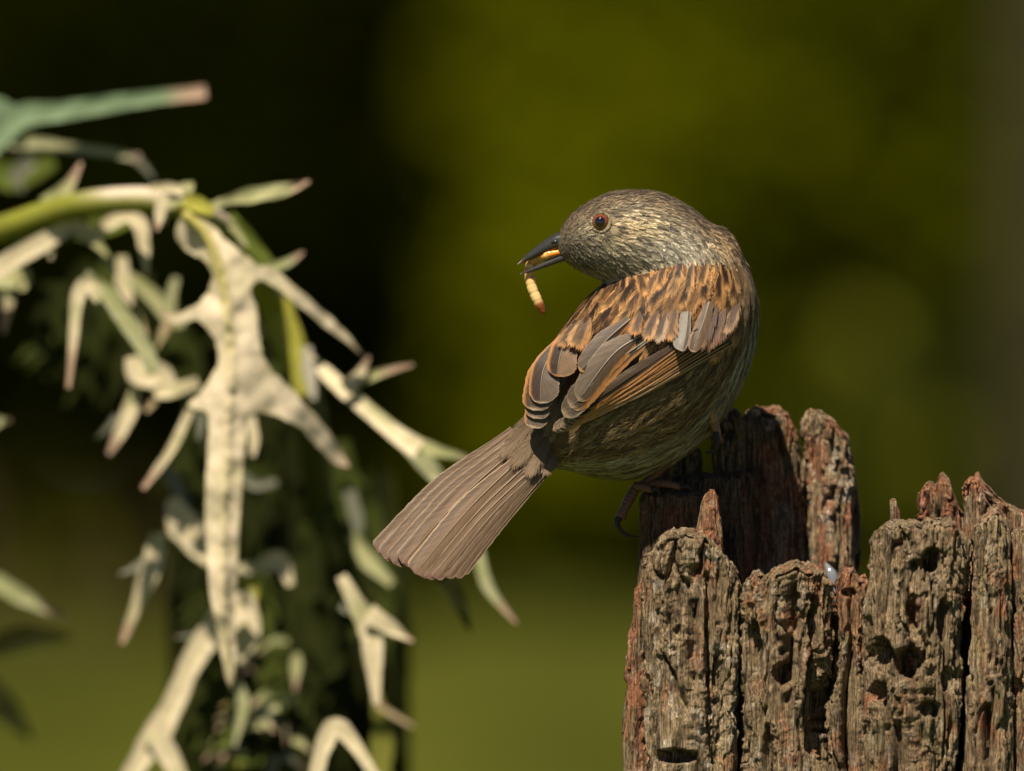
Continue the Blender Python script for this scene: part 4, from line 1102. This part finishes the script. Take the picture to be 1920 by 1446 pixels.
# tail: outer feathers lie under the middle pair
TAILS = [  # base, tip, order
    ((964, 806), (708, 1036), 0), ((1042, 866), (858, 1072), 1), ((970, 811), (720, 1048), 2), ((1038, 864), (846, 1079), 3), ((978, 818), (736, 1056), 4), ((1031, 860), (830, 1080), 5),
    ((988, 824), (754, 1057), 6), ((1024, 856), (810, 1082), 7), ((1014, 848), (794, 1082), 8), ((1002, 836), (778, 1076), 9)]
VLOG.clear()
tail = empty('tail', (1010, 840, -20)); tail.parent = bird; tail.matrix_parent_inverse = mat_inv(bird)
for b0, tp, k in TAILS:
    left_side = tp[0] < 770
    md_ = ((b0[0] + tp[0]) / 2 + (-6 if left_side else -7), (b0[1] + tp[1]) / 2 + (-8 if left_side else -6))
    def tc(u, v, k=k, ls=left_side):
        c = np.broadcast_to(CB((.165, .105, .062)), u.shape + (3,)) * (1 - .45 * smooth(.25, .85, np.abs(v)))[..., None]  # sides darkened: shade of the overlapping feathers painted in
        ed = smooth(.86, .97, v if ls else -v)
        ed2 = smooth(.88, .97, -v if ls else v)
        c = mix(c, np.broadcast_to(CB((.44, .30, .175)), c.shape), np.clip(ed + ed2 * .6, 0, 1))
        return mix(c, np.broadcast_to(CB((.15, .085, .06)), c.shape), smooth(.93, 1, u) * .7)
    vane('tail_feather', tail, [b0, md_, tp], 22 if k < 9 else 25, (22 if left_side else 19) if k < 9 else 25, -46 - 2.2 * k, -150 - 3.0 * k, tc, seed=180 + k, tip=.055, base=.42, camber=.08, sag=6, shaft=(.30, .22, .15), nu=60, fray=.04)
tail_tree = BVHTree.FromPolygons([(float(p_[0]), float(p_[2]), -float(p_[1])) for p_ in np.vstack([v_ for v_, f_ in VLOG])], [tuple(int(i_) + o_ for i_ in q_) for (v_, f_), o_ in zip(VLOG, np.cumsum([0] + [len(v_) for v_, f_ in VLOG])[:-1]) for q_ in f_])
def tail_depth(p):
    h = tail_tree.ray_cast(Vector((p[0], -1000, -p[1])), Vector((0, 1, 0)))
    return h[0].y if h[0] is not None else None
# coverts over the tail root
for k, (b0, tp) in enumerate([((1020, 770), (935, 862)), ((1030, 790), (955, 880)), ((1042, 800), (985, 896)), ((1010, 760), (950, 845)), ((1052, 830), (1012, 893)), ((1046, 812), (1000, 872))]):
    bg = Bag()
    mid_ = np.array([(b0[0] + tp[0]) / 2, (b0[1] + tp[1]) / 2])
    dt_ = tail_depth(tp); dt_ = -90.0 if dt_ is None else dt_ - 2.5
    dm_ = tail_depth(mid_); dm_ = dt_ + 22 if dm_ is None else dm_ - 4
    L2 = math.hypot(tp[0] - b0[0], tp[1] - b0[1]); slope = (dt_ - dm_) / (L2 / 2)
    L_ = L2; t_ = np.array([(tp[0] - b0[0]) / L2, (tp[1] - b0[1]) / L2, slope]); t_ /= np.linalg.norm(t_)
    cpt = np.array([mid_[0], mid_[1], dm_])
    def cf(u, v, r): return mix((0.10, .066, .04), (0.24, .165, .10), np.clip(u * .9 + .15 * r.normal(size=len(u)), 0, 1))
    nc = np.array([0, 0, -1.0]); nc = nc - t_ * (nc @ t_); nc /= np.linalg.norm(nc)
    barbs(bg, cpt, nc, t_, L_ * 1.02, 40, 220, cf, 0.5, 1.0, rb, bw=1.6, Rc=1e6, frizz=.6)
    bg.build('tail_covert', M_plume, tail, smoothed=False)

# --- bill
def loft(name, sts, n, mat, parent, col, dc=-14, cut=None):
    s_ = curve(sts, 26); V = []; 
    for x_, y_, hh, hw in s_:
        for k in range(n):
            a = 2 * math.pi * k / n
            V.append((x_, y_ + max(hh, .6) * np.sign(math.cos(a)) * abs(math.cos(a)) ** .85, dc + max(hw, .6) * np.sign(math.sin(a)) * abs(math.sin(a)) ** .85))
    V = np.array(V)
    return mesh_obj(name, V, grid_faces(26, n, True) + [tuple(range(n - 1, -1, -1)), tuple(25 * n + k for k in range(n))], mat, parent, col(V))
def bcol(V):
    c = np.tile((0.03, 0.027, 0.025), (len(V), 1))
    c = mix(c, np.tile((0.30, 0.22, 0.14), (len(V), 1)), smooth(982, 970, V[:, 0]))
    return mix(c, np.tile((0.42, 0.24, 0.13), (len(V), 1)), smooth(1082, 1100, V[:, 0]) * .8)
ub = loft('upper_mandible', [(1104, 456, 8, 26), (1086, 451, 12, 26), (1062, 450, 15, 22), (1040, 454.5, 16, 18), (1015, 467.5, 11.5, 12.5), (990, 482.5, 7, 7), (970, 496, 1, 1.6)], 20, M_bill, bird, bcol)
lb = loft('lower_mandible', [(1106, 473, 5, 25), (1085, 476, 7, 22), (1060, 482, 8.5, 17), (1035, 491, 7.5, 12), (1005, 503, 5, 7), (975, 514.5, 1, 1.6)], 20, M_bill, bird, bcol)
v, f = tube(curve([(1046, 452, -32.5), (1038, 454.5, -30.5), (1030, 458, -27.5)], 8), [.6, 2, 2.6, 2.6, 2.4, 2, 1.4, .5], 8)
mesh_obj('nostril', v, f, M_bill, ub, np.tile((.006, .005, .005), (len(v), 1)))
v, f = tube(curve([(1064, 470, -30), (1085, 470, -34), (1098, 472, -36), (1106, 475, -35)], 14), np.array([1, 2, 2.6, 3, 3.4, 3.6, 3.8, 3.8, 3.8, 3.6, 3.2, 2.6, 2, 1]), 8)
mesh_obj('gape', v, f, M_leg, lb, np.tile((.42, .25, .15), (len(v), 1)))

# --- eye
ed0 = float(depth_at(1127, 417))
ec = np.array([1127., 417., ed0 + 5.0]); er = 17.0
nu_, nv_ = 40, 40
face = np.array([-.16, -.10, -1.0]); face /= np.linalg.norm(face)
e1 = np.cross(face, [0, 1, 0]); e1 /= np.linalg.norm(e1); e2 = np.cross(face, e1)
V = []; Cc = []
for i in range(nu_):
    a = math.pi * i / (nu_ - 1)
    for j in range(nv_):
        b_ = 2 * math.pi * j / nv_
        V.append(ec + er * (face * math.cos(a) + (e1 * math.cos(b_) + e2 * math.sin(b_)) * math.sin(a)))
        rr = math.sin(a) if a < math.pi / 2 else 1
        k = float(smooth(.54, .60, rr)); k2 = float(smooth(.86, .97, rr))
        c_ = np.array((.004, .003, .004)) * (1 - k) + np.array((.20, .052, .014)) * (.8 + .25 * math.sin(b_ * 9) * .4) * k
        Cc.append(c_ * (1 - k2) + np.array((.02, .014, .012)) * k2)
mesh_obj('eye', np.array(V), grid_faces(nu_, nv_, True), M_eye, bird, np.array(Cc))
rg_ = Bag()
for j in range(34):
    b_ = 2 * math.pi * j / 34
    c_ = np.array([1127 + 16.6 * math.cos(b_), 417 + 16.6 * math.sin(b_), 0]); c_[2] = float(depth_at(c_[0], c_[1])) - 2.0
    e_ = np.array([1127 + 20.5 * math.cos(b_ + .15), 417 + 20.5 * math.sin(b_ + .15), 0]); e_[2] = float(depth_at(e_[0], e_[1])) - 1.5
    v, f = tube(curve([c_, (c_ + e_) / 2 + [0, 0, -1.0], e_], 5), [1.0, 1.5, 1.5, 1.2, .5], 6)
    rg_.add(v, f, np.array((.30, .24, .14)) * R.uniform(.4, 1.5))
rg_.build('eye_ring', M_plume, bird)
# stray nape feathers lifted by the wind
stray = Bag()
for k in range(70):
    y0 = R.uniform(418, 505); x0 = np.interp(y0, [418, 450, 480, 505], [1335, 1362, 1380, 1393]) - R.uniform(0, 14)
    a = R.uniform(-.2, 1.1); L_ = R.uniform(10, 30)
    pth = curve([(x0, y0, 0), (x0 + math.cos(a) * L_ * .5, y0 + math.sin(a) * L_ * .5, R.uniform(-6, 6)), (x0 + math.cos(a + .5) * L_, y0 + math.sin(a + .5) * L_, R.uniform(-9, 9))], 5)
    v, f = tube(pth, [.7, .6, .5, .4, .15], 4); stray.add(v, f, (.42, .31, .18))
so = stray.build('stray_plumes', M_plume, body); so['kind'] = 'stuff'

# --- legs and feet
def legpart(bag, pts, rad, col, ridges=0.0, n=10, m=30):
    C = curve(pts, m); r = np.interp(np.linspace(0, 1, m), np.linspace(0, 1, len(rad)), rad)
    if ridges: r = r * (1 + ridges * np.sin(np.arange(m) * 1.9))
    v, f = tube(C, r, n)
    bag.add(v, f, col)
LEGC = (.16, .075, .042); CLW = (.018, .014, .012)
leg1 = Bag()
legpart(leg1, [(1262, 842, 32), (1238, 880, 32), (1216, 900, 34), (1196, 916, 36)], [15, 9, 8, 9], LEGC, .05)
legpart(leg1, [(1192, 914, 36), (1180, 935, 26), (1170, 955, 16), (1163, 972, 10)], [9.5, 10, 8.5, 10.5], LEGC, .10)          # hind toe over the edge
legpart(leg1, [(1196, 914, 38), (1222, 908, 32), (1250, 908, 22), (1278, 914, 14)], [10, 9, 7, 6], LEGC, .10)
legpart(leg1, [(1196, 914, 38), (1224, 910, 56), (1262, 912, 72)], [9, 8, 6], LEGC, .10)
legpart(leg1, [(1192, 912, 36), (1208, 914, 12), (1226, 919, -4)], [9, 8, 6], LEGC, .10)
lo = leg1.build('leg', M_leg, bird)
for nm_, pts in (('claw', [(1163, 970, 10), (1156, 978, 8), (1164, 995, 6), (1180, 1004, 6), (1199, 1006, 8)]), ('claw', [(1276, 914, 14), (1288, 912, 10), (1298, 920, 8)]), ('claw', [(1224, 918, -4), (1232, 918, -10), (1238, 928, -14)])):
    cb_ = Bag(); legpart(cb_, pts, [6.5, 5.5, 4, 2.8, .6], CLW, m=20); cb_.build('claw', M_leg, lo)
leg2 = Bag()
legpart(leg2, [(1306, 690, -70), (1322, 712, -84), (1330, 745, -78), (1337, 790, -50)], [17, 11, 9, 9], (.30, .17, .09), .04)
legpart(leg2, [(1337, 788, -50), (1343, 806, -10), (1346, 820, 60), (1352, 828, 190)], [9, 8, 7, 7], (.22, .12, .07), .08)
legpart(leg2, [(1337, 788, -50), (1341, 802, -44), (1342, 814, -36)], [9, 8, 6.5], (.22, .12, .07), .08)
lo2 = leg2.build('leg', M_leg, bird)
cb_ = Bag(); legpart(cb_, [(1341, 806, -42), (1345, 826, -40), (1341, 842, -38), (1329, 849, -36), (1322, 848, -34)], [6.5, 5, 4, 2.4, .5], CLW, m=20); cb_.build('claw', M_leg, lo2)

# --- the mealworm
wp = curve([(1060, 472, -22), (1044, 474, -24), (1026, 478, -18), (1010, 483, -4), (998, 492, 2), (992, 512, 0), (997, 538, -2), (1007, 562, -2), (1020, 590, -2)], 90)
u = np.linspace(0, 1, 90)
rad = 9.6 * np.minimum(1, np.minimum(smooth(-.04, .06, u) + .25, 1)) * np.sqrt(np.clip(1 - np.clip((u - .88) / .12, 0, 1) ** 2, .01, 1))
rad = np.where(u < .28, rad * (.62 + .38 * smooth(.12, .3, u)), rad)
ph = u * 13
rad = rad * (1 - .12 * np.exp(-((ph % 1 - .5) / .12) ** 2))
v, f = tube(wp, rad, 16)
uu = np.repeat(u, 16)
c = mix(np.tile((0.62, 0.26, 0.04), (len(uu), 1)), np.tile((0.78, 0.48, 0.16), (len(uu), 1)), .5 + .5 * np.sin(uu * 13 * 2 * math.pi))
c = mix(c, np.tile((0.85, .62, .30), (len(uu), 1)), smooth(.60, .8, uu) * .6)
c = mix(c, np.tile((0.22, .06, .012), (len(uu), 1)), smooth(.86, .93, uu))
c = mix(c, np.tile((0.75, .24, .02), (len(uu), 1)), smooth(.25, .15, uu))
tag(mesh_obj('mealworm', v, f, M_worm, None, c), 'segmented amber mealworm dangling from the open bill of the bird', 'mealworm')
